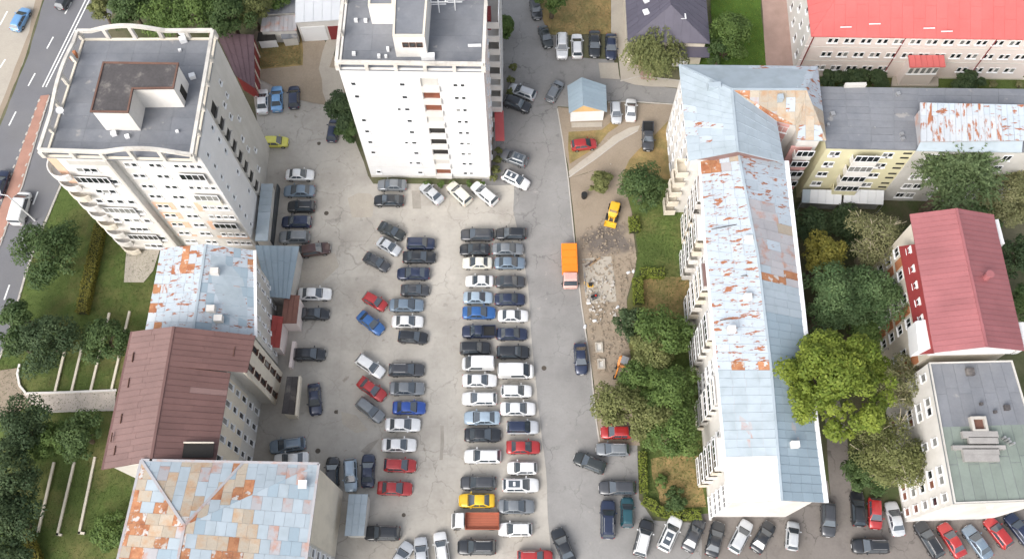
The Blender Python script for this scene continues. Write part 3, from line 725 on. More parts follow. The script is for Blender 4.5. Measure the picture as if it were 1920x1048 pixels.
def pkW(i, j, u, v): return m_sheet if random.random() < .93 else wp(m_sheetgrey, 1, m_rust, .6)
def pkW0(i, j, u, v):
    if u < .22 and v < .55 and random.random() < .65: return m_rust
    if u < .16 : return wp(m_sheetgrey, 2, m_ochre, 1, m_sheet, 1)
    return m_sheet
def pkW1(i, j, u, v):
    if u > .93 and j in (1, 3): return m_rust
    return m_sheet
def pkE1(i, j, u, v):
    if u > .62: return m_sheetclean
    return wp(m_sheetgrey, 6, m_rust, .4 if v > .3 else .2, m_sheetclean, .5)
sheets(rc, (we[0], we[1], rg[1], rg[0]), 11, 4, pkW0); sheets(rc, (we[1], we[2], rg[2], rg[1]), 14, 4, pkW1)
sheets(rc, (we[2], we[3], rg[3], rg[2]), 15, 4, lambda i, j, u, v: m_sheetwhite if (u > .66 and v > .12) else m_sheetclean)
sheets(rc, (ee[0], ee[1], rg[1], rg[0]), 11, 3, lambda i, j, u, v: m_sheet if (u < .45 or v < .1) else wp(m_sheetgrey, 4, m_ochre, .6, m_sheet, 1))
sheets(rc, (ee[1], ee[2], rg[2], rg[1]), 14, 3, lambda i, j, u, v: wp(m_sheetgrey, 5, m_rust, .7, m_sheetclean, .5) if u < .2 else m_sheetblue if u > .5 else m_sheetclean)
sheets(rc, (ee[2], ee[3], rg[3], rg[2]), 15, 4, lambda i, j, u, v: m_sheetblue)
mb = MB()
for i in range(3): mb.bar(rg[i]+Vector((0, 0, .1)), rg[i+1]+Vector((0, 0, .1)), .28, .12)
mb.build('ridge_cap', m_sheetclean, CB)
for P_, nm in ((we, 'eave_gutter'), (ee, 'eave_gutter')):
    mb = MB(); s_ = -.1 if P_ is we else .1
    for i in range(3): mb.bar(P_[i]+Vector((s_, 0, .08)), P_[i+1]+Vector((s_, 0, .08)), .3 if P_ is we else .7, .2)
    mb.build(nm, m_whitemetal, CB)
for x, y in ((1402, 452), (1400, 560), (1488, 835), (1370, 620)): MB().box(G(x, y, 16.6), .9, .7, 1.0).build('chimney', m_wall, CB)
# snow guards and lifted seams
for a, b in (((1334, 430), (1404, 417)), ((1364, 450), (1408, 443)), ((1350, 600), (1372, 598)), ((1376, 520), (1400, 516))):
    A, B = G(*a, 16.0), G(*b, 17.0); MB().tube([A, B], .07, 6).build('lifted_seam', m_tar, CB)
for x0_, y0_, x1_, y1_ in ((1309, 330, 1316, 362), (1316, 494, 1328, 536)):
    Q = [G(x0_, y0_, 14.3), G(x1_, y0_, 14.3), G(x1_+4, y1_, 14.3), G(x0_+4, y1_, 14.3)]; slope(CB, [Q], m_brownroof2, 'balcony_roof', .12)
zf5 = [1.7+2.8*k for k in range(5)]
for si in range(3):
    FWc = Facade(we[si], we[si+1], CB, off=-.5); L = FWc.L
    nb = [2, 2, 2][si]; cb = {0: (.30, .72), 1: (.2, .62), 2: (.14, .62)}[si]
    for k, z in enumerate(zf5):
        for b_ in cb: balcony(FWc, L*b_, z-1.15, 3.4, .85 if (b_ > .5) == (si == 1) else 1.15, 1.05, wp(m_wall, 3, m_cream, 1), glazed=True)
        for d in (.04, .13, .44, .54, .86, .95):
            if all(abs(d-b_)*L > 2.6 for b_ in cb): window(FWc, L*d, z, 1.25, 1.4)
    for b_ in cb: MB().obox(FWc.p(L*b_-1.8, 14.0, -.05), FWc.u*3.6, FWc.n*(1.05 if (b_ > .5) == (si == 1) else 1.35), (0, 0, .1)).build('balcony_roof', m_wall, CB)
    FWc.panel(0, L, .05, .7, m_walldirty, .06, 'plinth')
FSc = Facade(we[3]+Vector((0, .5, 0)), ee[3]+Vector((0, .5, 0)), CB)
for d, z in ((.30, 12), (.55, 13), (.72, 6)): window(FSc, FSc.L*d, z, .5, .4, 'bare', gm=m_glass)
FEc = Facade(ee[3], ee[2], CB, off=-.5)
for k, z in enumerate(zf5):
    for d in (.1, .3, .5, .75, .9): window(FEc, FEc.L*d, z, 1.25, 1.4)
    balcony(FEc, FEc.L*.4, z-1.15, 3.4, .9, 1.05, m_wall)

# north cross wing, one storey higher
ze, zr = 16.2, 19.0
a, b, c, d_ = G(1273, 122, ze), G(1291, 302, ze), G(1470, 305, ze), G(1456, 228, ze)
g_, e3, e2, ne = G(1492, 236, ze), G(1494, 263, ze), G(1549, 264, ze), G(1533, 125, ze)
r0, r1, w1 = G(1372, 168, zr), G(1383, 284, zr), G(1512, 168, 18.4)
CN = block('apartment_block', [a, b, c, d_, g_, e3, e2, ne], ze-.12, m_wall, 'L-shaped white corner block with pale blue sheet roof and ochre patches behind the long block')
rn = slope(CN, [[a, b, r1, r0], [r0, r1, c, d_], [ne, a, r0, w1], [r0, d_, g_], [r0, g_, w1], [w1, e2, ne], [w1, g_, e3], [w1, e3, e2]], m_sheetclean)
sheets(rn, (a, b, r1, r0), 12, 4, lambda i, j, u, v: m_sheetclean if u < .45 else wp(m_sheetclean, 3, m_sheet, 1))
sheets(rn, (d_, c, r1, r0), 6, 4, lambda i, j, u, v: m_sheetclean)
sheets_poly(rn, [a, ne, w1, r0], (a, ne), 1.15, 2.2, lambda i, j, u, v: m_sheetclean if u < .5 else m_sheet)
pkS = lambda i, j, u, v: m_rust if (u < .30 and v > .25) else wp(m_ochre, 6, m_sheetgrey, .7, m_sheet, .5)
sheets_poly(rn, [r0, d_, g_], (d_, g_), 1.1, 1.8, lambda i, j, u, v: wp(m_rust, 2.5, m_ochre, 3)); sheets_poly(rn, [r0, g_, w1], (r0, w1), 1.2, 1.8, pkS); sheets_poly(rn, [w1, g_, e3], (g_, e3), 1.0, 1.6, lambda i, j, u, v: wp(m_ochre, 3, m_sheet, 1))
sheets_poly(rn, [e2, ne, w1], (e2, ne), 1.1, 2.0, lambda i, j, u, v: (m_ochre if v > .0 and u < .35 else m_sheet))
sheets_poly(rn, [e3, e2, w1], (e3, e2), 1.1, 2.0, lambda i, j, u, v: wp(m_ochre, 3, m_sheet, 1))
mb = MB()
for p, q in ((r0, r1), (r0, w1), (a, r0)): mb.bar(p+Vector((0, 0, .1)), q+Vector((0, 0, .1)), .3, .12)
mb.build('ridge_cap', m_sheetclean, CN)
mb_tri(CN, b+Vector((0, .25, -.15)), c+Vector((0, .25, -.15)), r1+Vector((0, .25, -.15)), m_brownroof2)
for x, y in ((1337, 168), (1460, 190)): MB().box(G(x, y, 17.6), 1.6 if x == 1337 else .7, .7, 1.2, .05).build('chimney', m_sheetclean, CN)
FWn = Facade(a, b, CN, off=-.5)
for k, z in enumerate([1.7+2.85*q for q in range(5)]):
    for d in (.15, .32, .5, .68, .86): window(FWn, FWn.L*d, z, 1.1, 1.2)
    balcony(FWn, FWn.L*.93, z-1.2, 2.2, 1.5, 1.1, m_cream)
FSn = Facade(b, b.lerp(c, .2), CN, off=-.5)
FPk = Facade(e3, e2, CN, off=-.5)
FPk.panel(-.0, FPk.L-1, .1, 13.6, m_pinkdeep, .06)
for k, z in enumerate([1.9+2.8*q for q in range(5)]): balcony(FPk, FPk.L*.46, z-1.2, FPk.L*.62, .9, 1.05, m_wall if k % 2 == 0 else m_pinkdeep, glazed=True)
FPw = Facade(d_, g_, CN, off=-.5); FPw.panel(0, FPw.L-.6, .1, 15.6, m_pinkdeep, .06)
for z in (8, 11, 14): window(FPw, FPw.L*.5, z, 1.4, 1.4)

# ================================================================== YELLOW BLOCK D
zd = 14.6
P = [G(1550, 277, zd), G(1718, 281, zd), G(1975, 286, zd), G(1972, 168, zd), G(1536, 163, zd)]
DB = block('apartment_block', P, zd-.3, m_yellow, 'yellow apartment block with grey flat roof behind the blue sheet roof', ins=.02)
rd = MB().prism(XY(P), zd-.298, zd).build('roof', m_membrane, DB)
sheets(rd, (P[0], P[1], G(1722, 166, zd), P[4]), 4, 9, lambda i, j, u, v: m_membrane, gap=.05, name='roof_strip', lift=.02, jit=.03, seam=False)
sheets(rd, (P[1], P[2], P[3], G(1722, 166, zd)), 5, 8, lambda i, j, u, v: m_membrane, gap=.03, name='roof_strip', lift=.02, jit=.03, seam=False)
for x, y, s in ((1683, 178, .7), (1560, 216, .8), (1552, 235, .5), (1690, 253, .6), (1692, 262, .6), (1640, 240, .3)): MB().box(G(x, y, zd+.02), s*.7, s*.7, s*.6, .2).build('roof_vent', m_metal, DB)
MB().box(G(1602, 163, zd), 2.8, .4, .7).build('chimney', m_walldirty, DB)
FD = Facade(P[0], P[1], DB); L = FD.L
for k, z in enumerate([1.9+2.8*q for q in range(5)]):
    for d in (.10, .155): window(FD, L*d, z, .8, 1.1)
    FD.panel(L*.07, L*.19, z-1.15, z-.62, m_wall, .05)
    if k > 0: balcony(FD, L*.47, z-1.2, L*.28, 1.1, 1.05, m_wall if k > 1 else m_yellow, glazed=True)
    for d in (.70, .755): window(FD, L*d, z, .8, 1.1)
    if k in (2, 3): FD.panel(L*.67, L*.79, z-1.15, z-.62, m_wall, .05)
    for q in (0, 1): FD.panel(L*.89, L*.985, z-.9+q*1.2, z-.55+q*1.2, m_dark, .04, 'stair_louvre')
FD2 = Facade(P[1], P[2], DB); FD2.panel(.05, FD2.L-.05, .05, zd-.35, m_walldirty, .08)
for k, z in enumerate([1.9+2.8*q for q in range(5)]):
    for d in (.14, .22, .42, .5, .7): window(FD2, FD2.L*d, z, 1.2, 1.3, out=.08)
# raised rusted roof
zq = 17.0
Q = [G(1726, 266, 16.4), G(1924, 264, 16.4), G(1919, 197, zq+.6), G(1725, 193, zq+.6)]
MB().prism([tuple(p) for p in inset(XY(Q), .35)], zd+.06, 16.3).build('attic_wall', m_sheetgrey, DB)
rq_ = slope(DB, [Q], m_sheetgrey, 'attic_roof'); sheets(rq_, Q, 18, 3, lambda i, j, u, v: (m_ruststreak if v < .66 or random.random() < .4 else m_sheet) if u < .8 else m_sheet)
Q = [G(1718, 283, 15.0), G(1916, 286, 15.0), G(1918, 264, 16.0), G(1726, 266, 16.0)]; slope(DB, [Q], m_sheetclean, 'lean_to_roof')
P_ = [G(1503, 378, 3), G(1576, 384, 3), G(1578, 356, 3.6), G(1504, 354, 3.6)]
for k, (x0_, x1_) in enumerate(((1503, 1577), (1581, 1656))):
    Q = [G(x0_, 380, 2.9), G(x1_, 384, 2.9), G(x1_+2, 357, 3.7), G(x0_+2, 355, 3.7)]
    aw = empty('awning', up(Q[0], 0), ['pale sheet awning at the foot of the yellow block next to the pink bay', 'pale sheet awning at the foot of the yellow block farther from the pink bay'][k], 'awning', 'awnings along the yellow block')
    s_ = slope(aw, [Q], m_sheetgrey, 'awning_roof', .08); sheets(s_, Q, 5, 1, lambda i, j, u, v: wp(m_sheetwhite, 2, m_sheetclean, 1), seam=True)
    for p in Q[:2]: MB().tube([up(p, 0), up(p, 2.8)], .05, 6).build('post', m_metal, aw)
    MB().obox(up(Q[0], .0)+Vector((.2, .6, 0)), (Q[1]-Q[0])*.95, (0, .1, 0), (0, 0, 2.2)).build('glass_front', m_glasspale, aw)

# ================================================================== SCHOOL (top right)
ze = 10.8
SW, SE = G(1521, 69, ze), G(1990, 76, ze); u = (SE-SW).normalized(); n = Vector((u.y, -u.x, 0)); NW, NE = SW-n*18, SE-n*18
SC = block('pink_building', [SW, SE, NE, NW], ze-.1, m_pink, 'pale pink three-storey building with bright red sheet roof')
r0, r1 = SW.lerp(NW, .5), SE.lerp(NE, .5); r0 = up(r0, 14.2)+u*6; r1 = up(r1, 14.2)
rs_ = slope(SC, [[SW, SE, r1, r0], [NW, SW, r0], [NE, NW, r0, r1]], m_redroof)
sheets_poly(rs_, [SW, SE, r1, r0], (SW, SE), 1.6, 4.6, lambda i, j, u, v: m_redroof)
sheets_poly(rs_, [NW, SW, r0], (NW, SW), 1.6, 4.6, lambda i, j, u, v: m_redroof)
F = Facade(SW, SE, SC, off=-.5); L = F.L
for k in range(3):
    z = (2.6, 6.0, 9.3)[k]
    for q in range(15):
        d = 3.6+q*2.35
        if d > L-2: break
        if k == 0 and 4.4 < q < 8.4: continue
        for e in (-.45, .45): window(F, d+e*.95, z, .68, 1.1, gm=wp(m_glass, 4, m_glasspale, 1))
    F.panel(0, L, (.02, 4.2, 7.6)[k], (.5, 4.35, 7.75)[k], m_cream if k == 0 else m_wall, .03, 'string_course')
for d in (.6, 13.6, 26.5): MB().tube([F.p(d, 0, .1), F.p(d, ze-.2, .1)], .08, 6).build('downpipe', m_darkred, SC)
Fw = Facade(NW, SW, SC, off=-.5)
Fw.panel(.05, Fw.L-1.6, .05, ze-.4, m_wall, .05)
for k in range(3):
    for d in (.2, .36, .52, .68, .84): window(Fw, Fw.L*d, (2.6, 6.0, 9.3)[k], .9, 1.3, out=.05)
for x, y in ((1586, 52), (1640, 46), (1742, 54), (1775, 60)): MB().box(G(x, y, 11.6), 1.6, .12, .12).build('snow_guard', m_whitemetal, SC)
Q = [G(1703, 104, 6.4), G(1770, 104, 6.4), G(1773, 126, 5.6), G(1706, 127, 5.6)]
PO = empty('entrance_porch', up(Q[3], 0), 'entrance porch with small bright red roof and glazed front', 'porch')
s_ = slope(PO, [Q], m_redroof, 'porch_roof'); sheets(s_, (Q[3], Q[2], Q[1], Q[0]), 6, 1, lambda i, j, u, v: m_redroof)
b0, b1 = up(Q[3], 0)+Vector((.2, .3, 0)), up(Q[2], 0)+Vector((-.5, .3, 0))
Fpo = Facade(b0, b1, PO)
mb = MB(); mb.obox(b0, b1-b0, (0, 1.9, 0), (0, 0, 5.4)); mb.build('porch_wall', m_pink, PO)
for q in range(5): window(Fpo, Fpo.L*(.1+.2*q), 4.3, .75, 1.5, gm=m_glasspale)
mb = MB(); o0 = G(1668, 164); mb.prism(XY([G(1669, 165), G(1757, 165), G(1757, 136), G(1674, 134)]), .1, .5)
tag(mb.build('entrance_ramp', m_pave), 'pale concrete entrance ramp in front of the porch with red roof', 'ramp')

# ================================================================== LEFT BLOCKS (D2 white rust, F brown, G big rusted)
ze, zr = 13.8, 15.6
w0, w1_, e0, e1, q0, q1 = G(302, 466, ze), G(272, 622, ze), G(478, 470, ze), G(480, 632, ze), G(386, 458, zr), G(362, 622, zr)
D2 = block('apartment_block', [w0, w1_, e1, e0], ze-.12, m_walldirty, 'low grey apartment block with white sheet roof scarred by rust, below the curved-frame tower')
r_ = slope(D2, [[w0, w1_, q1, q0], [q0, q1, e1, e0]], m_sheetclean)
sheets(r_, (w0, w1_, q1, q0), 9, 6, lambda i, j, u, v: wp(m_sheet, 5, m_rust, 1.2, m_ruststreak, 1) if v < .9 else m_sheet)
sheets(r_, (e0, e1, q1, q0), 9, 7, lambda i, j, u, v: wp(m_sheet, 9, m_sheetblue, 4, m_rust, .5))
mb = MB(); mb.bar(q0+Vector((0, 0, .1)), q1+Vector((0, 0, .1)), .3, .12); mb.build('ridge_cap', m_sheetclean, D2)
mb = MB(); mb.bar(e0+Vector((0, 0, .12)), e1+Vector((0, 0, .12)), .35, .25); mb.build('eave_gutter', m_whitemetal, D2)
for x, y in ((405, 512), (398, 582), (412, 600)): MB().box(G(x, y, 15), 1.0, .8, .9).build('chimney', m_wall, D2)
F = Facade(e1, e0, D2, off=-.5)
for k in range(4):
    for d in (.15, .32, .52, .72, .88): window(F, F.L*d, 2.2+2.9*k, .5, 1.5, gm=wp(m_glass, 1, m_glasspale, 2))
ze, zr = 16.3, 18.6
w0, w1_, q0, q1 = G(247, 622, ze), G(192, 880, ze), G(326, 612, zr), G(283, 864, zr)
e0, e1, e2_, e3_ = G(479, 629, ze), G(463, 698, ze), G(432, 699, ze), G(404, 866, ze)
FB = block('apartment_block', [w0, w1_, e3_, e2_, e1, e0], ze-.12, m_walldirty, 'apartment block with ribbed dull brown metal roof between the two rusted roofs')
qm = q0.lerp(q1, (e1-e0).length/((e1-e0).length+(e3_-e2_).length))
r_ = slope(FB, [[w0, w1_, q1, q0], [q0, qm, e1, e0], [qm, q1, e3_, e2_]], m_brownroof)
sheets(r_, (w0, w1_, q1, q0), 22, 2, lambda i, j, u, v: m_brownroof2)  # west slope painted lighter, as the sun falls on it
sheets(r_, (e0, e1, qm, q0), 7, 2, lambda i, j, u, v: m_brownroof); sheets(r_, (e2_, e3_, q1, qm), 15, 2, lambda i, j, u, v: m_brownroof if random.random() < .9 else m_brownroof2)
mb = MB(); mb.bar(q0+Vector((0, 0, .1)), q1+Vector((0, 0, .1)), .3, .12); mb.build('ridge_cap', m_brownroof, FB)
mb = MB(); mb.bar(w0+Vector((0, 0, .1)), w1_+Vector((0, 0, .1)), .25, .18); mb.build('eave_gutter', m_brownroof, FB)
for x, y in ((250, 660), (242, 708), (228, 775), (210, 810), (216, 835), (440, 650), (392, 640), (385, 780)): MB().bar(G(x, y, 16.95), G(x-3, y+18, 16.95), .08, .2).build('snow_guard', m_darkframe, FB)
Q = [G(346, 832, 17.5), G(402, 832, 16.9), G(400, 858, 16.9), G(342, 858, 17.5)]; slope(FB, [[p+Vector((0, 0, .18)) for p in Q]], m_dark, 'roof_recess_panel', .06)  # flat dark slab paints the shade of a recessed roof opening
mb = MB(); mb.bar(Q[0]+Vector((0, .1, .4)), Q[1]+Vector((0, .1, .35)), .15, .3); mb.build('recess_kerb', m_cream, FB)
mb_tri(FB, w1_+Vector((0, .3, -.15)), e3_+Vector((0, .3, -.15)), q1+Vector((0, .3, -.15)), m_wall)
F = Facade(e1, e0, FB, off=-.5); F2 = Facade(e3_, e2_, FB, off=-.5)
F.panel(.1, F.L, .1, ze-.4, m_cream, .03)
for k in range(5):
    for d in (.25, .75): window(F, F.L*d, 2.0+3.0*k, .7, 1.9, fm=m_darkframe, out=.03)
    for d in (.08, .3, .5, .7, .9): window(F2, F2.L*d, 2.0+3.0*k, .8, 1.4 if k % 2 else 1.8)
F2.panel(.1, F2.L*.98, 6.2, ze-.5, m_cream, .03); 
ze, zr = 18.6, 20.6
nw, ne, se, sw = G(265, 862, ze), G(598, 869, ze), G(566, 1110, ze), G(206, 1110, ze)
mid, ap, sa = G(456, 867, ze), G(346, 985, zr), G(322, 1110, zr)
GB = block('apartment_block', [nw, ne, se, sw], ze-.12, m_cream, 'big apartment block with blue grey sheet roof covered in orange rust patches, bottom left')
r_ = slope(GB, [[nw, mid, ap], [nw, sw, sa, ap], [ap, sa, se, ne], [ap, ne, mid]], m_sheetgrey)
def patchy(east):
    # old ochre and rust sheets lie in clusters, newer pale sheets between them
    def pk(i, j, u, v):
        k = pnoise(Vector((u*3.4+(7 if east else 0), v*3.0, .3)))+random.uniform(-.28, .28)+.12
        if east: k -= max(0, (east(u, v)-.42))*2.6
        if k > .24: return m_rust if random.random() < .7 else m_ochre
        if k > -.02: return wp(m_ochre, 4, m_sheetgrey, 1, m_sheetclean, 1.2)
        return wp(m_sheetclean, 5, m_sheetblue, 1.2, m_sheetgrey, 1.2)
    return pk
sheets_poly(r_, [sw, nw, ap, sa], (sw, nw), 1.2, 1.7, patchy(None))
sheets_poly(r_, [nw, mid, ap], (nw, mid), 1.15, 1.7, lambda i, j, u, v: wp(m_sheetclean, 5, m_sheetgrey, 1) if u < .2 else wp(m_ochre, 3.2, m_sheetclean, 1.6, m_rust, 1.3, m_sheetgrey, 1))
sheets_poly(r_, [mid, ne, ap], (mid, ne), 1.1, 1.5, patchy(lambda u, v: u)); sheets_poly(r_, [ap, ne, se, sa], (se, ne), 1.5, 1.1, patchy(lambda u, v: 1-v))
mb = MB()
for p, q in ((nw, ap), (mid, ap), (ap, sa)): mb.bar(p+Vector((0, 0, .1)), q+Vector((0, 0, .1)), .3, .12)
mb.build('ridge_cap', m_sheetgrey, GB)
mb = MB()
for p, q in ((nw, ne), (ne, se), (sw, nw)): mb.bar(p+Vector((0, 0, .1)), q+Vector((0, 0, .1)), .28, .2)
mb.build('eave_gutter', m_sheetgrey, GB)
MB().box(G(568, 908, 19.2), .9, .9, .35).build('roof_light', m_whitemetal, GB)
F = Facade(se, ne, GB, off=-.5); L = F.L
F.panel(L*.40, L-.1, .1, ze-.4, m_cream, .04)
F.panel(.1, L*.395, .1, ze-.4, m_walldirty, .03)
for k in range(6):
    for d in (.10, .22, .33): window(F, L*d, 2.0+2.9*k, 1.0, 1.4, gm=wp(m_glass, 3, m_glasspale, 1), out=.03)
Fs = Facade(nw, sw, GB, off=-.5)
for k in range(6):
    for d in (.1, .3, .5, .7, .9): window(Fs, Fs.L*d, 2.0+2.9*k, 1.2, 1.4)

# ================================================================== RIGHT BLOCKS (H grey/green flat roof, I rose red roof)
zh = 15.3
P = [G(1789, 944, zh), G(1975, 937, zh), G(1897, 676, zh), G(1741, 680, zh)]
HB = block('flat_roofed_building', P, zh-.3, m_wall, 'white block with flat grey and green roof carrying rows of ducts, right edge', ins=.02)
rh = MB().prism(XY(P), zh-.298, zh).build('roof', m_membrane, HB)
pm0, pm1 = P[0].lerp(P[3], .53), P[1].lerp(P[2], .53)
sheets(rh, (P[0], P[1], pm1, pm0), 9, 2, lambda i, j, u, v: m_membranegreen, gap=.03, name='roof_strip', lift=.02, jit=.02, seam=False)
sheets(rh, (pm0, pm1, P[2], P[3]), 7, 2, lambda i, j, u, v: m_membrane, gap=.02, name='roof_strip', lift=.02, jit=.02, seam=False)
ring(P, .16, zh+.002, zh+.2).build('parapet', m_walldirty, HB)
for k, (x0_, x1_, y_) in enumerate(((1805, 1872, 814), (1817, 1872, 825), (1787, 1886, 838), (1806, 1874, 846), (1808, 1874, 858))):
    A, B = G(x0_, y_, zh+.75), G(x1_, y_, zh+.75); mb = MB(); mb.bar(A, B, .75 if k != 2 else .45, .55)
    for t in range(5): mb.box(A.lerp(B, .08+t*.21)-Vector((0, 0, .72)), .2, .5, .2)
    mb.build('duct', mat('weathered_duct', (.30, .285, .27), .7, .15, .8, 6), HB)
for k in range(4):
    c = G(1878+k*5, 822+k*4, zh); MB().tube([c, c+Vector((0, 0, .9+.3*(k % 2)))], .14, 8).build('vent_pipe', m_metal, HB)
c = G(1832, 797, zh+.02); mb = MB()
for q in range(4): mb.box(c+Vector(((q-1.5)*.0, 0, 0))+Vector(((-.75, .75, 0, 0)[q], (0, 0, -.75, .75)[q], 0)), (.3, .3, 1.8, 1.8)[q], (1.2, 1.2, .3, .3)[q], .7)
mb.build('shaft_kerb', m_kerb, HB); MB().box(c, 1.2, 1.2, .3).build('shaft_cover', mat('rusty_cover', (.16, .08, .06), .8, .2), HB)
for x, y, s in ((1817, 698, .9), (1838, 758, .3), (1864, 773, .3), (1886, 765, .6)): MB().box(G(x, y, zh+.02), s, s, .5).build('roof_vent', m_tar, HB)
F = Facade(P[3], P[0], HB); L = F.L
for k in range(5):
    z = 1.9+2.85*k
    for d in (.08, .26, .33, .55, .75, .82, .94): window(F, L*d, z, 1.0, 1.3, gm=wp(m_glass, 1, m_glassbrown, 2, m_glasspale, 1.4))
F3 = Facade(P[0], P[1], HB)
for d in (.2, .5): window(F3, F3.L*d, 12, .5, .4, gm=m_glass)
ze, zr = 17.6, 20.2
w0, w1_, q0, q1, e0, e1 = G(1706, 402, ze), G(1752, 661, ze), G(1793, 391, zr), G(1850, 650, zr), G(1863, 403, ze), G(1921, 657, ze)
IB = block('gabled_building', [w0, w1_, e1, e0], ze-.12, m_cream, 'cream building with rose red gabled metal roof and white dormers, right side', ins=.6)
r_ = slope(IB, [[w0, w1_, q1, q0], [q0, q1, e1, e0]], m_roseroof)
sheets(r_, (w0, w1_, q1, q0), 26, 1, lambda i, j, u, v: m_roseroof, gap=.004, jit=.006); sheets(r_, (e0, e1, q1, q0), 26, 1, lambda i, j, u, v: m_roseroof, gap=.004, jit=.006)
mb = MB(); mb.bar(q0+Vector((0, 0, .1)), q1+Vector((0, 0, .1)), .3, .12); mb.build('ridge_cap', m_roseroof, IB)
s1 = [w1_+Vector((.3, .15, -.12)), e1+Vector((-.3, .15, -.12)), q1+Vector((0, .15, -.12))]; mb_tri(IB, *s1, m_wallnew)
Fi = Facade(w1_, e1, IB, off=-.55); Fi.panel(.3, Fi.L-.3, 14.9, ze-.1, m_wallnew, .1)
# mansard skirt on the west side
lw0, lw1 = G(1686, 462, 14.8), G(1724, 664, 14.8)
sk = slope(IB, [[lw0, lw1, w1_+Vector((.1, 0, -.2)), w0.lerp(w1_, .22)+Vector((.1, 0, -.2))]], m_darkred, 'mansard_roof')
Fm = Facade(w0, w1_, IB, off=-.2)
for t in (.24, .38, .50, .62, .74): 
    balcony(Fm, Fm.L*t, 15.6, 1.0, .45, 1.1, m_wall); window(Fm, Fm.L*t, 16.2, .7, .8, out=.47)
for Q in ([(1717, 602), (1742, 598), (1752, 652), (1722, 656)],):
    R4 = [G(x, y, 16.9) for x, y in Q]; MB().prism(XY(R4), 14.2, 16.9).build('dormer', m_wallnew, IB)
for Q in ([(1862, 412), (1872, 411), (1884, 457), (1874, 458)], [(1908, 604), (1920, 604), (1932, 648), (1919, 650)]):
    R4 = [G(x, y, 16.9) for x, y in Q]; MB().prism(XY(R4), 13.8, 16.9).build('dormer', m_wallnew, IB)
Fw = Facade(w0, w1_, IB, off=-.6)
for k in range(4):
    for d in (.12, .3, .48, .66, .84):
        window(Fw, Fw.L*d, 2+2.9*k, 1.2, 1.4)
    for d in (.21, .57, .93): Fw.panel(Fw.L*d-.6, Fw.L*d+.6, .8+2.9*k, 2.9+2.9*k, m_orange, .04)
c = G(1848, 521, 19.3); mb = MB(); mb.tube([c-Vector((0, 0, .5)), c+Vector((0, 0, 1.0))], [.5, .35], 10); mb.tube([c+Vector((0, 0, 1.0)), c+Vector((0, 0, 1.25))], [.5, .5], 10); mb.build('roof_ventilator', m_roseroof, IB)
Q = [G(1665, 652, 3.2), G(1712, 612, 3.2), G(1716, 622, 3.0), G(1670, 664, 3.0)]
gg = empty('walkway_canopy', up(Q[0], 0), 'narrow grey canopy leading to the cream building with rose roof', 'canopy'); slope(gg, [Q], m_slate, 'canopy_roof', .1)
for p in Q: MB().tube([up(p, 0), up(p, 2.95)], .05, 6).build('post', m_metal, gg)

# ================================================================== SMALL BUILDINGS
# dark grey house at the top
ze, zr = 6.2, 9.6
sw, se, ne, nw = G(1177, 78, ze), G(1331, 82, ze), G(1316, -90, ze), G(1168, -90, ze); ap, an = G(1258, 10, zr), G(1248, -90, zr)
JB = block('house', [sw, se, ne, nw], ze-.1, m_cream, 'house with dark grey metal tile roof and white skylights behind the willow')
r_ = slope(JB, [[sw, se, ap], [se, ne, an, ap], [nw, sw, ap, an]], m_slate)
sheets(r_, (nw, sw, ap, an), 16, 4, lambda i, j, u, v: m_slate); sheets(r_, (se, ne, an, ap), 14, 4, lambda i, j, u, v: m_slate)
sheets_poly(r_, [sw, se, ap], (sw, se), 1.3, 1.6, lambda i, j, u, v: m_slate)
for x, y in ((1211, 24), (1281, 33), (1211, 2)):
    MB().box(G(x, y, 7.9 if x < 1250 else 8.2), .8, .9, .25, .3 if x < 1250 else 0).build('skylight', m_whitemetal, JB)
Fj = Facade(sw, se, JB, off=-.5); Fj.panel(Fj.L*.55, Fj.L*.8, .1, 3.4, m_wall, .5)
for d in (.62, .74): window(Fj, Fj.L*d, 2.2, .9, 1.4, out=.5)
Fj.panel(Fj.L*.14, Fj.L*.25, .1, 2.6, m_orange, .3)
MB().obox(Fj.p(Fj.L*.48, 4.4, 0), Fj.u*6.5, Fj.n*1.8, (0, 0, .2)).build('porch_roof', m_slate, JB)
# little gabled kiosk
zk, zq = 3.0, 4.3
w0, w1_, e0, e1, q0, q1 = G(1064, 162, zk), G(1067, 213, zk), G(1136, 161, zk), G(1138, 210, zk), G(1091, 146, zq), G(1094, 198, zq)
KB = block('kiosk', [w0, w1_, e1, e0], zk-.1, m_wallnew, 'little white kiosk with gabled blue sheet roof and orange gable', 'kiosk', ins=.35)
r_ = slope(KB, [[w0, w1_, q1, q0], [q0, q1, e1, e0]], m_sheetblue, th=.1)
sheets(r_, (w0, w1_, q1, q0), 7, 1, lambda i, j, u, v: m_sheetblue); sheets(r_, (e0, e1, q1, q0), 7, 1, lambda i, j, u, v: m_sheetblue)
mb_tri(KB, w1_+Vector((.3, .25, -.1)), e1+Vector((-.3, .25, -.1)), q1+Vector((0, .25, -.1)), mat('orange_boards', (.50, .33, .15), .8, .1))
MB().box(up((w1_+e1)/2, 0)+Vector((0, -.35, 0)), 4.6, .8, .2).build('doorstep', m_pave, KB)
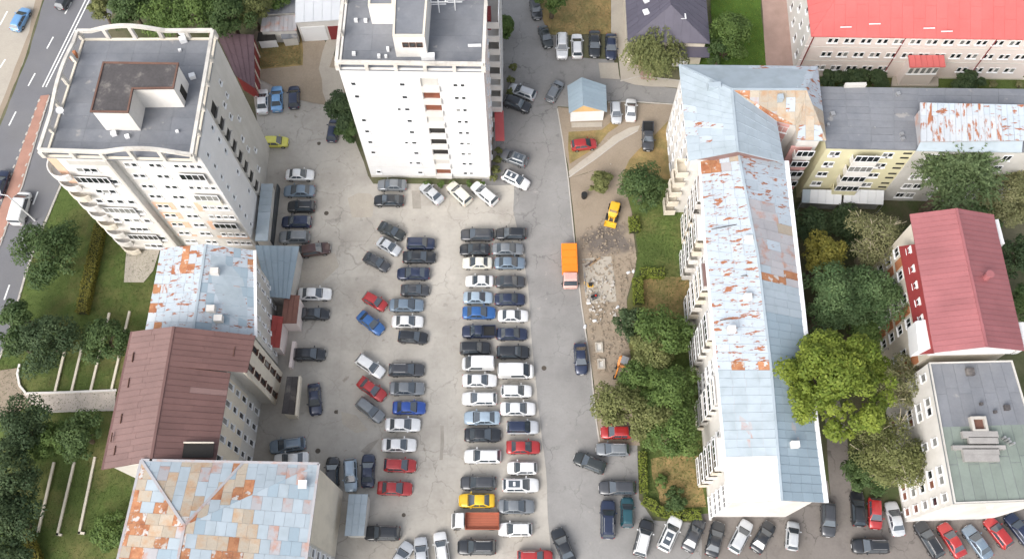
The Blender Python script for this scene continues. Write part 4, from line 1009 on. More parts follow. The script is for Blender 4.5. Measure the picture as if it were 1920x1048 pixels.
# flat white building and sheds at the back
def shed(name, px, z, wall, roofm, label, cat='shed', nu=4, nv=3, tilt=0.0, ins=.15):
    P = [G(x, y, z) for x, y in px]
    P[2].z += tilt; P[3].z += tilt
    root = block(name, [up(p, 0) for p in P], z-.1, wall, label, cat, ins)
    r = slope(root, [P], roofm, th=.1); sheets(r, tuple(P), nu, nv, lambda i, j, u, v: roofm); return root, P
wb, P = shed('workshop_building', [(553, 43), (637, 38), (640, -60), (555, -60)], 5.0, m_wall, m_sheetwhite, 'workshop with plain white flat roof and shutter doors left of the plain tower', 'building', 5, 3)
Fs = Facade(P[0], P[1], wb, off=-.15); Fs.panel(Fs.L*.07, Fs.L*.62, .1, 3.6, m_whitemetal, .08, 'shutter'); Fs.panel(Fs.L*.68, Fs.L*.98, .1, 3.4, m_darkred, .08, 'door')
shed('shed', [(488, 60), (556, 58), (556, 28), (492, 34)], 3.2, m_walldirty, m_sheetgrey, 'shed with pale grey corrugated roof by the dry yard', 'shed', 8, 1)
shed('shed', [(497, 27), (556, 24), (556, -10), (500, -10)], 3.6, m_walldirty, m_membrane, 'shed with darker grey roof under the trees behind the pale shed', 'shed', 4, 1)
shed('shed', [(482, 78), (519, 75), (514, 61), (484, 62)], 2.2, m_whitemetal, m_dark, 'small dark-roofed lean-to with white edge beside the dry yard', 'shed', 2, 1)
shed('shed', [(528, 74), (558, 71), (556, 59), (526, 62)], 2.2, m_walldirty, m_membrane, 'low grey-roofed box next to the white workshop', 'shed', 2, 1)
mr_, P = shed('garage', [(441, 142), (478, 166), (476, 66), (404, 62)], 4.0, m_darkred, m_maroon, 'garage with dull maroon roof and red side wall behind the curved-frame tower', 'garage', 5, 4)
Fg = Facade(P[1], P[2], mr_, off=-.15)
for d in (.1, .35, .6, .85): Fg.panel(Fg.L*d, Fg.L*d+.25, .1, 3.9, m_cream, .15, 'pilaster')
shed('annex', [(478, 452), (502, 452), (512, 345), (490, 345)], 3.4, m_walldirty, m_sheetclean, 'long low annex with white sheet roof along the curved-frame tower', 'annex', 1, 8)
shed('annex', [(503, 556), (543, 560), (561, 462), (478, 460)], 4.2, m_walldirty, m_sheetblue, 'grey blue sheet-roofed annex below the brown hatchback', 'annex', 6, 3, ins=.25)
shed('porch', [(527, 606), (556, 606), (562, 554), (534, 552)], 3.8, m_pink, mat('dull_brown_sheet', (.21, .10, .075), .6, .1, tint=.05), 'brown flat porch roof with white edge beside the white sedan', 'porch', 3, 2)
shed('porch', [(504, 650), (524, 652), (531, 594), (511, 591)], 4.0, m_pink, mat('brick_red_sheet', (.36, .07, .06), .6, .1, tint=.05), 'brick red porch roof next to the brown porch roof', 'porch', 2, 4)
shed('porch', [(528, 775), (552, 777), (559, 706), (538, 706)], 3.2, m_cream, m_tar, 'porch with dark tarred roof and cream parapet beside the navy car', 'porch', 2, 3)
pp = [o for o in bpy.data.objects if o.get('label', '').startswith('porch with dark')][0]
mb = MB(); mb.bar(G(555, 778, 3.9), G(562, 705, 3.9), .25, 1.0); mb.build('parapet', m_cream, pp)
shed('annex', [(646, 1004), (682, 1004), (690, 926), (654, 926)], 3.4, m_walldirty, m_sheetclean, 'flat pale blue roofed annex beside the big rusted roof', 'annex', 3, 4)
P = [G(537, 683, 2.4), G(543, 683, 2.4), G(551, 634, 2.4), G(544, 634, 2.4)]
o = MB().prism(XY(P), 0.02, 1.1).build('low_wall', m_pink); tag(o, 'thin pale wall standing between the porches and the black hatchback', 'wall')
# kerbed fence wall east of the annex
mb = MB(); mb.bar(G(520, 345, 1.6), G(508, 452, 1.6), .18, 1.6); tag(mb.build('yard_wall', mat('dark_fence', (.07, .075, .08), .8, .2)), 'dark fence wall in front of the row of cars by the white annex', 'fence')

# ================================================================== VEHICLES
CARP = {'white': (.80, .80, .79), 'cream white': (.74, .72, .62), 'silver': (.52, .54, .56), 'silver blue': (.36, .45, .53), 'grey': (.19, .205, .22), 'blue grey': (.17, .225, .285), 'dark grey': (.055, .058, .065),
        'black': (.021, .024, .029), 'navy': (.018, .028, .065), 'blue': (.03, .12, .34), 'light blue': (.17, .36, .62), 'bright blue': (.025, .08, .34), 'red': (.40, .03, .03), 'yellow': (.80, .50, .02), 'lemon yellow': (.64, .60, .10),
        'brown': (.07, .032, .028), 'teal': (.015, .075, .095), 'dark green': (.032, .038, .038), 'orange': (.85, .28, .02)}
m_cg = paint('car_glass', (.052, .066, .08), .05, 0); m_tyre = mat('tyre_rubber', (.018, .018, .018), .85, .1)  # car glass: blue-grey base paints in reflected sky and dashboards
m_rim = mat('alloy_rim', (.38, .38, .39), .35, .1, metal=.7); m_headl = mat('headlight_lens', (.75, .77, .78), .15, .05, spec=.6); m_tail = mat('tail_light_lens', (.35, .01, .01), .2, .1, spec=.6)
m_trim = mat('black_trim', (.02, .02, .02), .6, .1); m_plate = mat('number_plate', (.7, .7, .7), .6, .05)
KIND = {  # L, W, roof height, belt, (rear base, rear roof, front roof, front base), hood drop
 'sedan': (4.5, 1.80, 1.44, .92, (-1.62, -.92, .22, 1.02), .14), 'hatchback': (4.0, 1.74, 1.47, .93, (-1.93, -1.55, .22, .95), .12),
 'estate car': (4.55, 1.80, 1.47, .93, (-2.16, -1.78, .22, 1.02), .14), 'off-roader': (4.6, 1.88, 1.68, 1.05, (-2.20, -1.90, .30, 1.0), .10),
 'van': (4.9, 1.95, 1.92, 1.08, (-2.40, -2.28, 1.0, 1.75), .12), 'pickup': (5.0, 1.85, 1.68, 1.02, (-.55, -.42, .55, 1.2), .10)}
def mesh_of(mb, name, mats, smooth=False):
    me = bpy.data.meshes.new(name); me.from_pydata(mb.v, [], mb.f)
    for m in mats: me.materials.append(m)
    bm = bmesh.new(); bm.from_mesh(me); bmesh.ops.remove_doubles(bm, verts=bm.verts, dist=.0005); bmesh.ops.recalc_face_normals(bm, faces=bm.faces); bm.to_mesh(me); bm.free()
    if smooth: me.polygons.foreach_set('use_smooth', [True]*len(me.polygons))
    return me
def loft(secs):
    """secs: list of (x, [(y, z)...]) half sections from bottom outer to top centre, mirrored"""
    mb = MB(); n = len(secs[0][1])
    for x, h in secs:
        ring_ = [(x, y, z) for y, z in h]+[(x, -y, z) for y, z in h[::-1]]
        mb.v += ring_
    m = 2*n
    for i in range(len(secs)-1):
        for j in range(m): mb.f.append([i*m+j, i*m+(j+1) % m, (i+1)*m+(j+1) % m, (i+1)*m+j])
    mb.f.append(list(range(m))[::-1]); mb.f.append([(len(secs)-1)*m+j for j in range(m)]); return mb
CARM = {}
def car_meshes(kind):
    if kind in CARM: return CARM[kind]
    L, Wd, H, belt, (rb, rr, fr, fb), drop = KIND[kind]; hw = Wd/2; e = L/2; D = {}
    st = [(-e, .72, belt-.28), (-e+.06, .86, belt-.16), (-e+.22, .95, belt-.03), (-e+.7, .99, belt+.0), (rb+.4, 1.0, belt), (0, 1.0, belt), (fb-.1, 1.0, belt), (fb+.25, .99, belt-.02), (e-.5, .96, belt-drop), (e-.2, .89, belt-drop-.06), (e-.06, .78, belt-drop-.16), (e, .62, belt-.36)]
    st.sort(); secs = []
    for x, k, zt in st:
        a = hw*k; secs.append((x, [(a*.80, .17), (a*.96, .22), (a, .48), (a*.985, zt-.17), (a*.94, zt-.06), (a*.80, zt), (a*.35, zt+.03)]))
    D['body'] = mesh_of(loft(secs), 'body', [None], True)
    wb, wt = hw*.90, hw*.70; zr_ = H
    if kind == 'van': wb, wt = hw*.985, hw*.90
    def sec(x, z, w): return (x, [(wb if z < belt+.1 else wb, belt-.06), (w*1.0+(wb-w)*.0 if z > belt+.1 else wb*.99, max(z-.09, belt-.03)), (w*.88, z-.015 if z > belt+.1 else belt+.0), (w*.4, z+.02 if z > belt+.1 else belt+.02)])
    xm = (rr+fr)/2
    D['cabin'] = mesh_of(loft([sec(rb, belt, wb), sec(rr, zr_-.05, wt*.97), sec(rr+.25, zr_, wt), sec(xm, zr_+.015, wt*1.01), sec(fr-.25, zr_, wt), sec(fr, zr_-.05, wt*.97), sec(fb, belt, wb)]), 'cabin', [None])
    def quad(mb, p, off, th=.012):
        p = [Vector(q) for q in p]; n = (p[1]-p[0]).cross(p[2]-p[0]).normalized()
        if n.dot(Vector(off)) < 0: p = p[::-1]; n = -n
        mb.add([q+n*th for q in p]+[q-n*.03 for q in p], [[0, 1, 2, 3], [0, 4, 5, 1], [1, 5, 6, 2], [2, 6, 7, 3], [3, 7, 4, 0]]); return mb
    def lerp(a, b, t): return a+(b-a)*t
    def glass(xb, xr, t0, t1, s):
        zb, zt = belt+.01, zr_-.055
        x0_, x1_ = lerp(xb, xr, t0), lerp(xb, xr, t1); z0_, z1_ = lerp(zb, zt, t0), lerp(zb, zt, t1); y0_, y1_ = lerp(wb*.93, wt*.86, t0), lerp(wb*.93, wt*.86, t1)
        return quad(MB(), [(x0_, -y0_, z0_), (x0_, y0_, z0_), (x1_, y1_, z1_), (x1_, -y1_, z1_)], (s, 0, .3), .022)
    D['windscreen'] = mesh_of(glass(fb, fr, .06, .96, 1), 'windscreen', [m_cg]); D['rear_window'] = mesh_of(glass(rb, rr, .12 if kind != 'van' else .3, .94, -1), 'rear_window', [m_cg])
    for s, nm in ((1, 'side_l'), (-1, 'side_r')):
        mb = MB(); zb, zt = belt+.03, zr_-.13
        def yy(z): return lerp(wb, wt, (z-belt)/(zr_-.09-belt))
        xs = [(rr-.0+.12, rr+.16, xm-.04, xm-.04), (xm+.04, xm+.04, fr+.32, fr-.08)]
        if kind == 'pickup': xs = [(rr+.1, rr+.12, fr+.32, fr-.05)]
        if kind == 'van': xs = xs[1:]
        if kind == 'sedan': xs[0] = (rr-.30, rr+.10, xm-.04, xm-.04)
        for a, b, c, d in xs: quad(mb, [(a, s*yy(zb), zb), (b, s*yy(zt), zt), (d, s*yy(zt), zt), (c, s*yy(zb), zb)], (0, s, .2), .014)
        D[nm] = mesh_of(mb, 'side_window', [m_cg])
    w = MB(); w.tube([(0, -.10, 0), (0, .10, 0)], .32, 14); me = mesh_of(w, 'wheel', [m_tyre, m_rim]); D['wheel'] = me
    w = MB(); w.tube([(0, -.108, 0), (0, .108, 0)], .19, 10); D['rim'] = mesh_of(w, 'rim', [m_rim])
    h = MB(); h.box((0, 0, 0), .16, .34, .13); D['headlight'] = mesh_of(h, 'headlight', [m_headl]); D['tail_light'] = mesh_of(h, 'tail_light', [m_tail])
    h = MB(); h.box((fb+.05, 0, belt+.0), .12, wb*1.72, .03); D['cowl'] = mesh_of(h, 'cowl', [m_trim])
    h = MB(); h.box((e-.035, 0, .36), .08, hw*1.0, .2); D['grille'] = mesh_of(h, 'grille', [m_trim])
    h = MB(); h.box((0, 0, 0), .14, .2, .13); D['mirror'] = mesh_of(h, 'wing_mirror', [None])
    h = MB(); h.box((0, 0, 0), .03, .5, .11); D['plate'] = mesh_of(h, 'number_plate', [m_plate])
    h = MB(); h.box((0, 0, 0), abs(fr-rr)*.72, wt*1.35, .02); D['sunroof'] = mesh_of(h, 'glass_roof', [m_cg])
    h = MB(); h.tube([(rr+.25, wt*.82, zr_+.03), (fr-.25, wt*.82, zr_+.03)], .03, 6); h.tube([(rr+.25, -wt*.82, zr_+.03), (fr-.25, -wt*.82, zr_+.03)], .03, 6); D['rails'] = mesh_of(h, 'roof_rail', [m_metal])
    if kind == 'pickup':
        h = MB(); h.box(((-e+rb)/2+.02, 0, belt+.012), (e+rb)-.35, hw*1.5, .02); D['bed'] = mesh_of(h, 'load_bed', [m_trim])
        h = MB()
        for s in (1, -1): h.box(((-e+rb)/2, s*hw*.86, belt-.05), (e+rb)-.1, .1, .22)
        h.box((-e+.1, 0, belt-.05), .1, hw*1.6, .22); D['rim_rail'] = mesh_of(h, 'bed_side', [None])
    CARM[kind] = D; return D
def setm(o, m):
    o.material_slots[0].link = 'OBJECT'; o.material_slots[0].material = m
def heading(x, y, ang):
    a = G(x, y, .7); b = G(x+20*math.cos(R(ang)), y-20*math.sin(R(ang)), .7); return math.atan2(b.y-a.y, b.x-a.x), a
def car(x, y, ang, kind, colour, place, ln=None, roof=None, hood=None, extra=None, group='cars parked in the lot'):
    D = car_meshes(kind); L, Wd, H, belt, (rb, rr, fr, fb), drop = KIND[kind]; e, hw = L/2, Wd/2
    rz, c = heading(x, y, ang)
    nm = {'sedan': 'sedan_car', 'hatchback': 'hatchback_car', 'estate car': 'estate_car', 'off-roader': 'off_road_car', 'van': 'van', 'pickup': 'pickup_truck'}[kind]
    root = newobj(nm, None); root.location = (c.x, c.y, .045); root.rotation_euler = (0, 0, rz)
    k = (ln or L)/L*random.uniform(.985, 1.015); root.scale = (k, (1+k)/2, random.uniform(.97, 1.03))
    tag(root, f'{colour} {kind} {place}', 'van' if kind == 'van' else 'pickup' if kind == 'pickup' else 'car', group)
    pm = paint('paint_'+colour.replace(' ', '_'), CARP[colour])
    b = newobj('body', D['body'], root); setm(b, pm)
    cb = newobj('cabin', D['cabin'], root); setm(cb, paint('paint_'+roof.replace(' ', '_'), CARP[roof]) if roof else pm)
    newobj('windscreen', D['windscreen'], root); newobj('rear_window', D['rear_window'], root); newobj('side_window', D['side_l'], root); newobj('side_window', D['side_r'], root)
    for sx_ in (-1, 1):
        for sy_ in (-1, 1):
            w = newobj('wheel', D['wheel'], root); w.location = (sx_*L*.30, sy_*(hw-.10), .315); newobj('rim', D['rim'], w)
    for sy_ in (-1, 1):
        o = newobj('headlight', D['headlight'], root); o.location = (e-.24, sy_*hw*.64, belt-drop-.27); o.rotation_euler = (0, 0, -sy_*.35)
        o = newobj('tail_light', D['tail_light'], root); o.location = (-e+.13, sy_*hw*.68, belt-.30); o.rotation_euler = (0, 0, sy_*.25)
        o = newobj('wing_mirror', D['mirror'], root); o.location = (fb-.32, sy_*(hw+.07), belt-.02); setm(o, pm)
    newobj('cowl', D['cowl'], root); newobj('grille', D['grille'], root)
    o = newobj('number_plate', D['plate'], root); o.location = (e+.02, 0, .42)
    o = newobj('number_plate', D['plate'], root); o.location = (-e-.005, 0, .5)
    if extra == 'sunroof': o = newobj('glass_roof', D['sunroof'], root); o.location = ((rr+fr)/2, 0, H+.012)
    if extra == 'rails': newobj('roof_rail', D['rails'], root)
    if extra == 'bars':
        mb = MB()
        for t in (.25, .75): mb.box((rr+(fr-rr)*t, 0, H+.03), .06, hw*1.5, .06)
        mb.build('roof_bar', m_metal, root, origin=(0, 0, 0))
    if kind == 'pickup':
        newobj('load_bed', D['bed'], root); o = newobj('bed_side', D['rim_rail'], root); setm(o, pm)
    return root
ORD = ['first', 'second', 'third', 'fourth', 'fifth', 'sixth', 'seventh', 'eighth', 'ninth', 'tenth', 'eleventh', 'twelfth', 'thirteenth', 'fourteenth', 'fifteenth', 'sixteenth', 'seventeenth', 'eighteenth']
S_, H_, E_, O_, V_, P_k = 'sedan', 'hatchback', 'estate car', 'off-roader', 'van', 'pickup'
colA = [(789, 457, 0, O_, 'navy', 4.1), (786, 482, 0, S_, 'black', 4.7), (775, 513, 180, S_, 'navy', 4.6), (778, 544, 0, S_, 'dark grey', 4.0), (762, 572, 0, S_, 'blue grey', 4.8), (764, 603, 0, S_, 'white', 4.3), (774, 632, -4, H_, 'black', 4.0),
        (762, 693, 0, E_, 'dark grey', 4.8), (763, 728, 0, S_, 'grey', 4.7), (767, 764, 0, S_, 'bright blue', 4.35), (755, 796, 0, S_, 'white', 4.65), (748, 834, 0, S_, 'white', 4.5), (750, 872, -2, H_, 'red', 4.15), (740, 915, -2, S_, 'red', 4.5)]
for i, (x, y, a, k, c, ln) in enumerate(colA):
    car(x, y, a, k, c, f'{ORD[i]} from the top of the single column left of centre', ln, extra='rails' if k == E_ else None, group='cars in the single middle column')
colB = [(895, 440, 180, E_, 'dark grey', 4.7), (890, 468, 180, S_, 'black', 4.2), (895, 493, 180, S_, 'cream white', 4.15), (899, 527, 180, S_, 'white', 3.9), (896, 558, 0, S_, 'silver blue', 4.05), (898, 586, 0, S_, 'blue', 4.6), (898, 622, 180, P_k, 'navy', 4.7),
        (891, 653, 0, O_, 'black', 4.2), (897, 682, 180, V_, 'white', 4.4), (899, 713, 0, S_, 'white', 4.6), (899, 747, 180, E_, 'white', 4.7), (904, 783, 180, S_, 'silver blue', 4.8), (905, 815, 0, S_, 'black', 4.8), (905, 855, 180, E_, 'white', 4.75),
        (897, 905, 180, E_, 'dark grey', 4.6), (894, 938, 180, S_, 'yellow', 4.65)]
for i, (x, y, a, k, c, ln) in enumerate(colB):
    car(x, y, a, k, c, f'{ORD[i]} from the top in the left half of the double column', ln, extra='rails' if c == 'white' and k == E_ else None, group='cars in the left half of the double column')
car(894, 1025, 180, O_, 'black', 'with roof rails just below the red-bed truck', 4.9, extra='rails', group='cars in the left half of the double column')
colC = [(958, 438, 180, E_, 'black', 4.4), (952, 467, 0, S_, 'grey', 4.4), (956, 493, 0, S_, 'blue grey', 4.3), (957, 528, 0, S_, 'dark grey', 4.1), (956, 561, 0, S_, 'navy', 4.2), (962, 592, 0, S_, 'white', 4.2), (960, 626, 0, S_, 'navy', 4.2), (962, 660, 0, H_, 'black', 4.5),
        (967, 696, 0, V_, 'white', 4.9), (968, 733, 0, E_, 'white', 4.1), (971, 766, 0, S_, 'white', 4.7), (980, 801, 0, O_, 'silver', 4.2), (981, 838, 0, S_, 'red', 4.4), (979, 877, 180, H_, 'white', 3.85), (976, 909, 0, E_, 'white', 4.75), (968, 949, 0, S_, 'grey', 4.7), (966, 992, 180, E_, 'white', 4.3)]
for i, (x, y, a, k, c, ln) in enumerate(colC):
    car(x, y, a, k, c, f'{ORD[i]} from the top in the right half of the double column', ln, roof='navy' if (i == 11) else None, extra='sunroof' if i == 14 else None, group='cars in the right half of the double column')
OTHER = [
 (38, 36, 62, H_, 'light blue', 'on the forecourt in the top left corner', 4.4), (122, -3, 60, H_, 'dark grey', 'driving on the main road at the top edge', 4.3), (0, 345, 72, S_, 'navy', 'on the main road at the left edge', 4.5),
 (492, 190, 90, S_, 'white', 'nose out, left of the blue sedan beside the maroon garage', 4.4), (519, 185, 90, S_, 'light blue', 'between a white sedan and a navy hatchback by the dry yard', 4.5), (551, 182, 90, H_, 'navy', 'right of the light blue sedan by the dry yard', 4.0),
 (517, 266, 0, H_, 'lemon yellow', 'peeping out beside the east wall of the curved-frame tower', 3.7), (625, 244, 80, H_, 'navy', 'parked under the tree by the plain tower', 3.9),
 (562, 328, 0, S_, 'white', 'topmost of the row along the white annex', 4.2), (561, 358, 180, S_, 'blue grey', 'second in the row along the white annex', 4.5), (565, 388, 180, O_, 'black', 'third in the row along the white annex', 4.0), (556, 416, 180, H_, 'navy', 'fourth in the row along the white annex', 4.3), (552, 445, 180, O_, 'grey', 'lowest in the row along the white annex', 4.4),
 (590, 468, 8, H_, 'brown', 'standing askew beside the grey blue annex roof', 4.4), (590, 551, 0, S_, 'white', 'alone beside the brown porch roof', 4.6), (588, 588, 0, S_, 'black', 'just below the lone white sedan by the brown porch', 4.4), (580, 664, 0, H_, 'black', 'beside the thin pale wall left of the lot', 4.4),
 (590, 748, -86, S_, 'navy', 'nose down beside the tarred porch', 4.3), (539, 834, 188, E_, 'blue grey', 'next to the grey wall above the big rusted roof', 4.7), (546, 861, 184, S_, 'white', 'half hidden behind the edge of the big rusted roof', 4.5),
 (623, 886, 88, H_, 'black', 'nose up, nearest the big rusted roof', 4.2), (657, 890, -88, E_, 'silver blue', 'nose down between a black and a navy car', 4.2), (690, 882, 88, S_, 'navy', 'nose up, left of the two red cars', 4.3),
 (735, 347, 180, S_, 'grey', 'tucked against the foot of the plain white tower', 4.2), (729, 376, 180, S_, 'black', 'in front of the grey sedan at the plain tower', 4.4), (809, 362, 138, S_, 'silver', 'leftmost of three slanting at the foot of the plain tower', 4.1), (861, 363, 136, O_, 'cream white', 'middle of three slanting at the foot of the plain tower', 4.2), (908, 363, 140, E_, 'white', 'rightmost of three slanting at the foot of the plain tower', 4.5),
 (967, 337, -26, E_, 'white', 'with black glass roof at the corner of the plain tower', 4.3), (964, 297, 160, O_, 'grey', 'above the white car with glass roof by the plain tower', 4.0), (979, 172, 160, E_, 'silver', 'slanting beside the planting of the plain tower', 4.3), (970, 196, -20, O_, 'black', 'slanting directly below the silver estate car', 4.2),
 (1040, 171, 60, H_, 'grey', 'driving across the lane left of the kiosk', 4.0), (1155, 211, -86, H_, 'silver', 'nearest the kiosk on its right', 3.6), (1183, 206, 88, S_, 'white', 'right of the silver hatchback near the kiosk', 3.9), (1215, 256, -89, P_k, 'dark grey', 'beside the wall of the corner block', 4.7), (1095, 271, 6, H_, 'red', 'on the dry grass below the kiosk', 3.8),
 (1005, 16, -80, H_, 'dark grey', 'at the top edge under the tree', 4.0), (1023, 69, -72, S_, 'dark green', 'leftmost by the dry lawn', 4.0), (1054, 87, -90, O_, 'white', 'left of the two white cars by the dry lawn', 4.5), (1082, 86, 92, E_, 'white', 'right of the two white cars by the dry lawn', 4.4), (1115, 82, -90, S_, 'black', 'beside the white estate car by the dry lawn', 4.8), (1146, 87, -90, S_, 'navy', 'rightmost by the dry lawn', 4.6),
 (734, 433, -25, S_, 'dark green', 'topmost of the slanting cars left of centre', 4.0), (729, 462, -30, S_, 'silver', 'slanting second from the top left of centre', 3.7), (706, 491, -28, S_, 'dark grey', 'slanting below the silver sedan left of centre', 4.0),
 (703, 565, -30, H_, 'red', 'small and slanting above the slanting blue car', 3.6), (695, 605, -38, S_, 'blue', 'slanting just below the small red hatchback', 4.2), (694, 686, -34, E_, 'white', 'slanting, alone above the slanting red car', 4.3), (697, 729, -35, S_, 'red', 'slanting between a white estate and a grey car', 4.3), (694, 768, -38, E_, 'grey', 'slanting just below the slanting red sedan', 4.2),
 (717, 999, 180, O_, 'black', 'near the pale blue annex at the bottom', 4.6), (1003, 1044, 0, E_, 'red', 'cut by the bottom edge of the double column', 4.5), (1056, 1023, 113, S_, 'black', 'driving at the bottom of the lane', 4.6),
 (1089, 672, -86, S_, 'navy', 'at the right kerb of the lane', 4.4), (1155, 810, 180, H_, 'red', 'half hidden under the trees right of the lane', 4.0), (1149, 842, 180, E_, 'grey', 'just below the red hatchback under the trees', 4.3), (1106, 867, 158, H_, 'dark green', 'swinging out of the lane below the trees', 4.3), (1158, 914, 180, E_, 'dark grey', 'by the yellow green hedge corner', 4.7), (1140, 973, 90, O_, 'navy', 'nose up, left of the teal car', 4.8), (1176, 960, 90, H_, 'teal', 'nose up, right of the navy off-roader', 3.8),
 (1207, 1008, 76, O_, 'white', 'with black bonnet below the hedge', 4.7), (1256, 1000, 66, O_, 'white', 'with black glass roof below the hedge', 4.6), (1301, 1002, 66, S_, 'dark grey', 'third in the slanting row below the long block', 4.4), (1341, 1010, 76, S_, 'black', 'fourth in the slanting row below the long block', 4.5), (1389, 1005, 63, E_, 'silver', 'fifth in the slanting row below the long block', 4.4), (1431, 1006, 60, S_, 'black', 'sixth in the slanting row below the long block', 4.3), (1486, 1004, 86, H_, 'silver', 'small and narrow, last in the row below the long block', 3.6),
 (1553, 973, -90, O_, 'dark grey', 'tight by the south-east corner of the long block', 4.3), (1609, 953, 94, E_, 'black', 'left of a red car at the courtyard mouth', 4.5), (1641, 962, -88, H_, 'red', 'between two cars at the courtyard mouth', 3.9), (1678, 972, 104, S_, 'silver', 'right of the red car at the courtyard mouth', 4.3), (1742, 1011, 122, E_, 'black', 'first of the slanting row below the green roof', 4.7), (1785, 1012, 122, S_, 'red', 'left of the two red cars below the green roof', 4.4), (1833, 1016, 126, S_, 'blue grey', 'between the two red cars below the green roof', 4.5), (1872, 998, 128, H_, 'red', 'right of the two red cars below the green roof', 4.1), (1912, 992, 128, S_, 'navy', 'at the right edge below the green roof', 4.3),
 (1632, 1023, 180, O_, 'black', 'lengthwise on the rear road below the courtyard', 4.6), (828, 1029, 98, E_, 'white', 'nose up at the bottom between the columns', 4.3), (790, 1039, 94, S_, 'silver', 'cut by the bottom edge left of a white car', 4.3), (750, 1046, 58, S_, 'silver', 'leftmost of the cars cut by the bottom edge', 4.4)]
for t in OTHER:
    x, y, a, k, c, pl, ln = t
    ex = 'sunroof' if 'glass roof' in pl else 'rails' if (k in (E_, O_) and (x+y) % 2) else None
    r_ = car(x, y, a, k, c, pl, ln, extra=ex, roof='white' if 'black bonnet' in pl else None, group='cars parked around the blocks' if x > 1040 or y < 320 else 'cars parked along the buildings')
    if 'black bonnet' in pl: setm(r_.children[0], paint('paint_black', CARP['black']))
# small van on the main road
car(39, 391, 74, V_, 'white', 'driving on the main road past the lamp post', 5.3, group='vehicles on the main road')

def truck(x, y, ang, label, L, bedm, cabm, cover, cabl=1.7, W_=2.1, bedh=1.0):
    rz, c = heading(x, y, ang); root = newobj('light_truck', None); root.location = (c.x, c.y, .045); root.rotation_euler = (0, 0, rz)
    tag(root, label, 'truck', 'light trucks'); O = (0, 0, 0); e = L/2
    MB().box((-.1, 0, .45), L-.5, .8, .22).build('chassis', m_trim, root, origin=O)
    secs = []
    x0_ = e-cabl
    hw = W_/2-.06
    for xx, k, zt in ((x0_, 1, 1.95), (x0_+.1, 1, 2.02), (e-.85, 1, 2.02), (e-.62, .98, 1.95), (e-.2, .97, 1.15), (e-.05, .92, 1.0), (e, .85, .7)):
        a_ = hw*k; secs.append((xx, [(a_*.95, .4), (a_, .5), (a_, min(zt-.1, 1.1)), (a_*.9 if zt > 1.5 else a_*.97, zt-.06), (a_*.8, zt), (a_*.3, zt+.02)]))
    mesh = mesh_of(loft(secs), 'cab', [cabm]); newobj('cab', mesh, root)
    mb = MB(); mb.add([(e-.60, -hw*.84, 1.93), (e-.60, hw*.84, 1.93), (e-.20, hw*.88, 1.2), (e-.20, -hw*.88, 1.2)], [[0, 3, 2, 1]]); mb.v = [(a_+.03, b_, c_+.03) for a_, b_, c_ in mb.v]; mb.build('windscreen', m_cg, root, origin=O)
    for s in (1, -1):
        mb = MB(); mb.add([(x0_+.35, s*(hw*1.012), 1.15), (e-.45, s*(hw*1.012), 1.15), (e-.75, s*(hw*.95), 1.82), (x0_+.35, s*(hw*.95), 1.82)], [[0, 1, 2, 3] if s < 0 else [3, 2, 1, 0]]); mb.build('side_window', m_cg, root, origin=O)
        MB().box((e-.08, s*hw*.7, .62), .1, .3, .18).build('headlight', m_headl, root, origin=O)
        MB().box((e-.45, s*(hw+.14), 1.2), .1, .16, .3).build('wing_mirror', m_trim, root, origin=O)
        for xx in (e-.75, -e+.95):
            mb = MB(); mb.tube([(xx, s*hw*.98-.13*s, .37), (xx, s*hw*.98+.05*s, .37)], .38, 14); mb.build('wheel', m_tyre, root, origin=O)
    bl = L-cabl-.12; bx = -e+bl/2
    MB().box((bx, 0, .72), bl, W_, .1).build('load_bed', m_trim if not cover else bedm, root, origin=O)
    if cover:
        mb = MB(); hb = bedh
        secs = [(xx, [(W_/2*.98, .82), (W_/2, .9), (W_/2, .82+hb-.12), (W_/2*.93, .82+hb), (W_/2*.3, .84+hb)]) for xx in (-e+.02, -e+.06, bx, -e+bl-.06, -e+bl-.02)]
        newobj('tarpaulin_cover', mesh_of(loft(secs), 'tarpaulin_cover', [bedm]), root)
        for t in range(1, 4): MB().box((-e+bl*t/4, 0, .84+hb-.01), .06, W_*.92, .05).build('cover_hoop', bedm, root, origin=O)
    else:
        mb = MB()
        for s in (1, -1): mb.box((bx, s*(W_/2-.04), .822), bl, .07, .42)
        mb.box((-e+.04, 0, .822), .07, W_-.16, .42); mb.box((-e+bl-.04, 0, .822), .07, W_-.16, .6); mb.build('bed_side', bedm, root, origin=O)
        for t in range(6): MB().box((bx, -W_/2+.22+t*(W_-.36)/5.4, .822), bl-.2, (W_-.36)/5.8, .04).build('bed_plank', bedm, root, origin=O)
    return root
truck(891, 977, 180, 'white cab light truck with open reddish brown load bed among the parked cars', 6.1, mat('red_brown_bed', (.34, .105, .06), .7, .12), paint('paint_white', CARP['white']), False)
truck(1068, 501, -88, 'light truck with orange covered bed standing in the lane', 6.4, mat('orange_tarpaulin', (.80, .22, .02), .6, .06), paint('truck_pink', (.72, .44, .38)), True, 1.9, 2.2, .9)

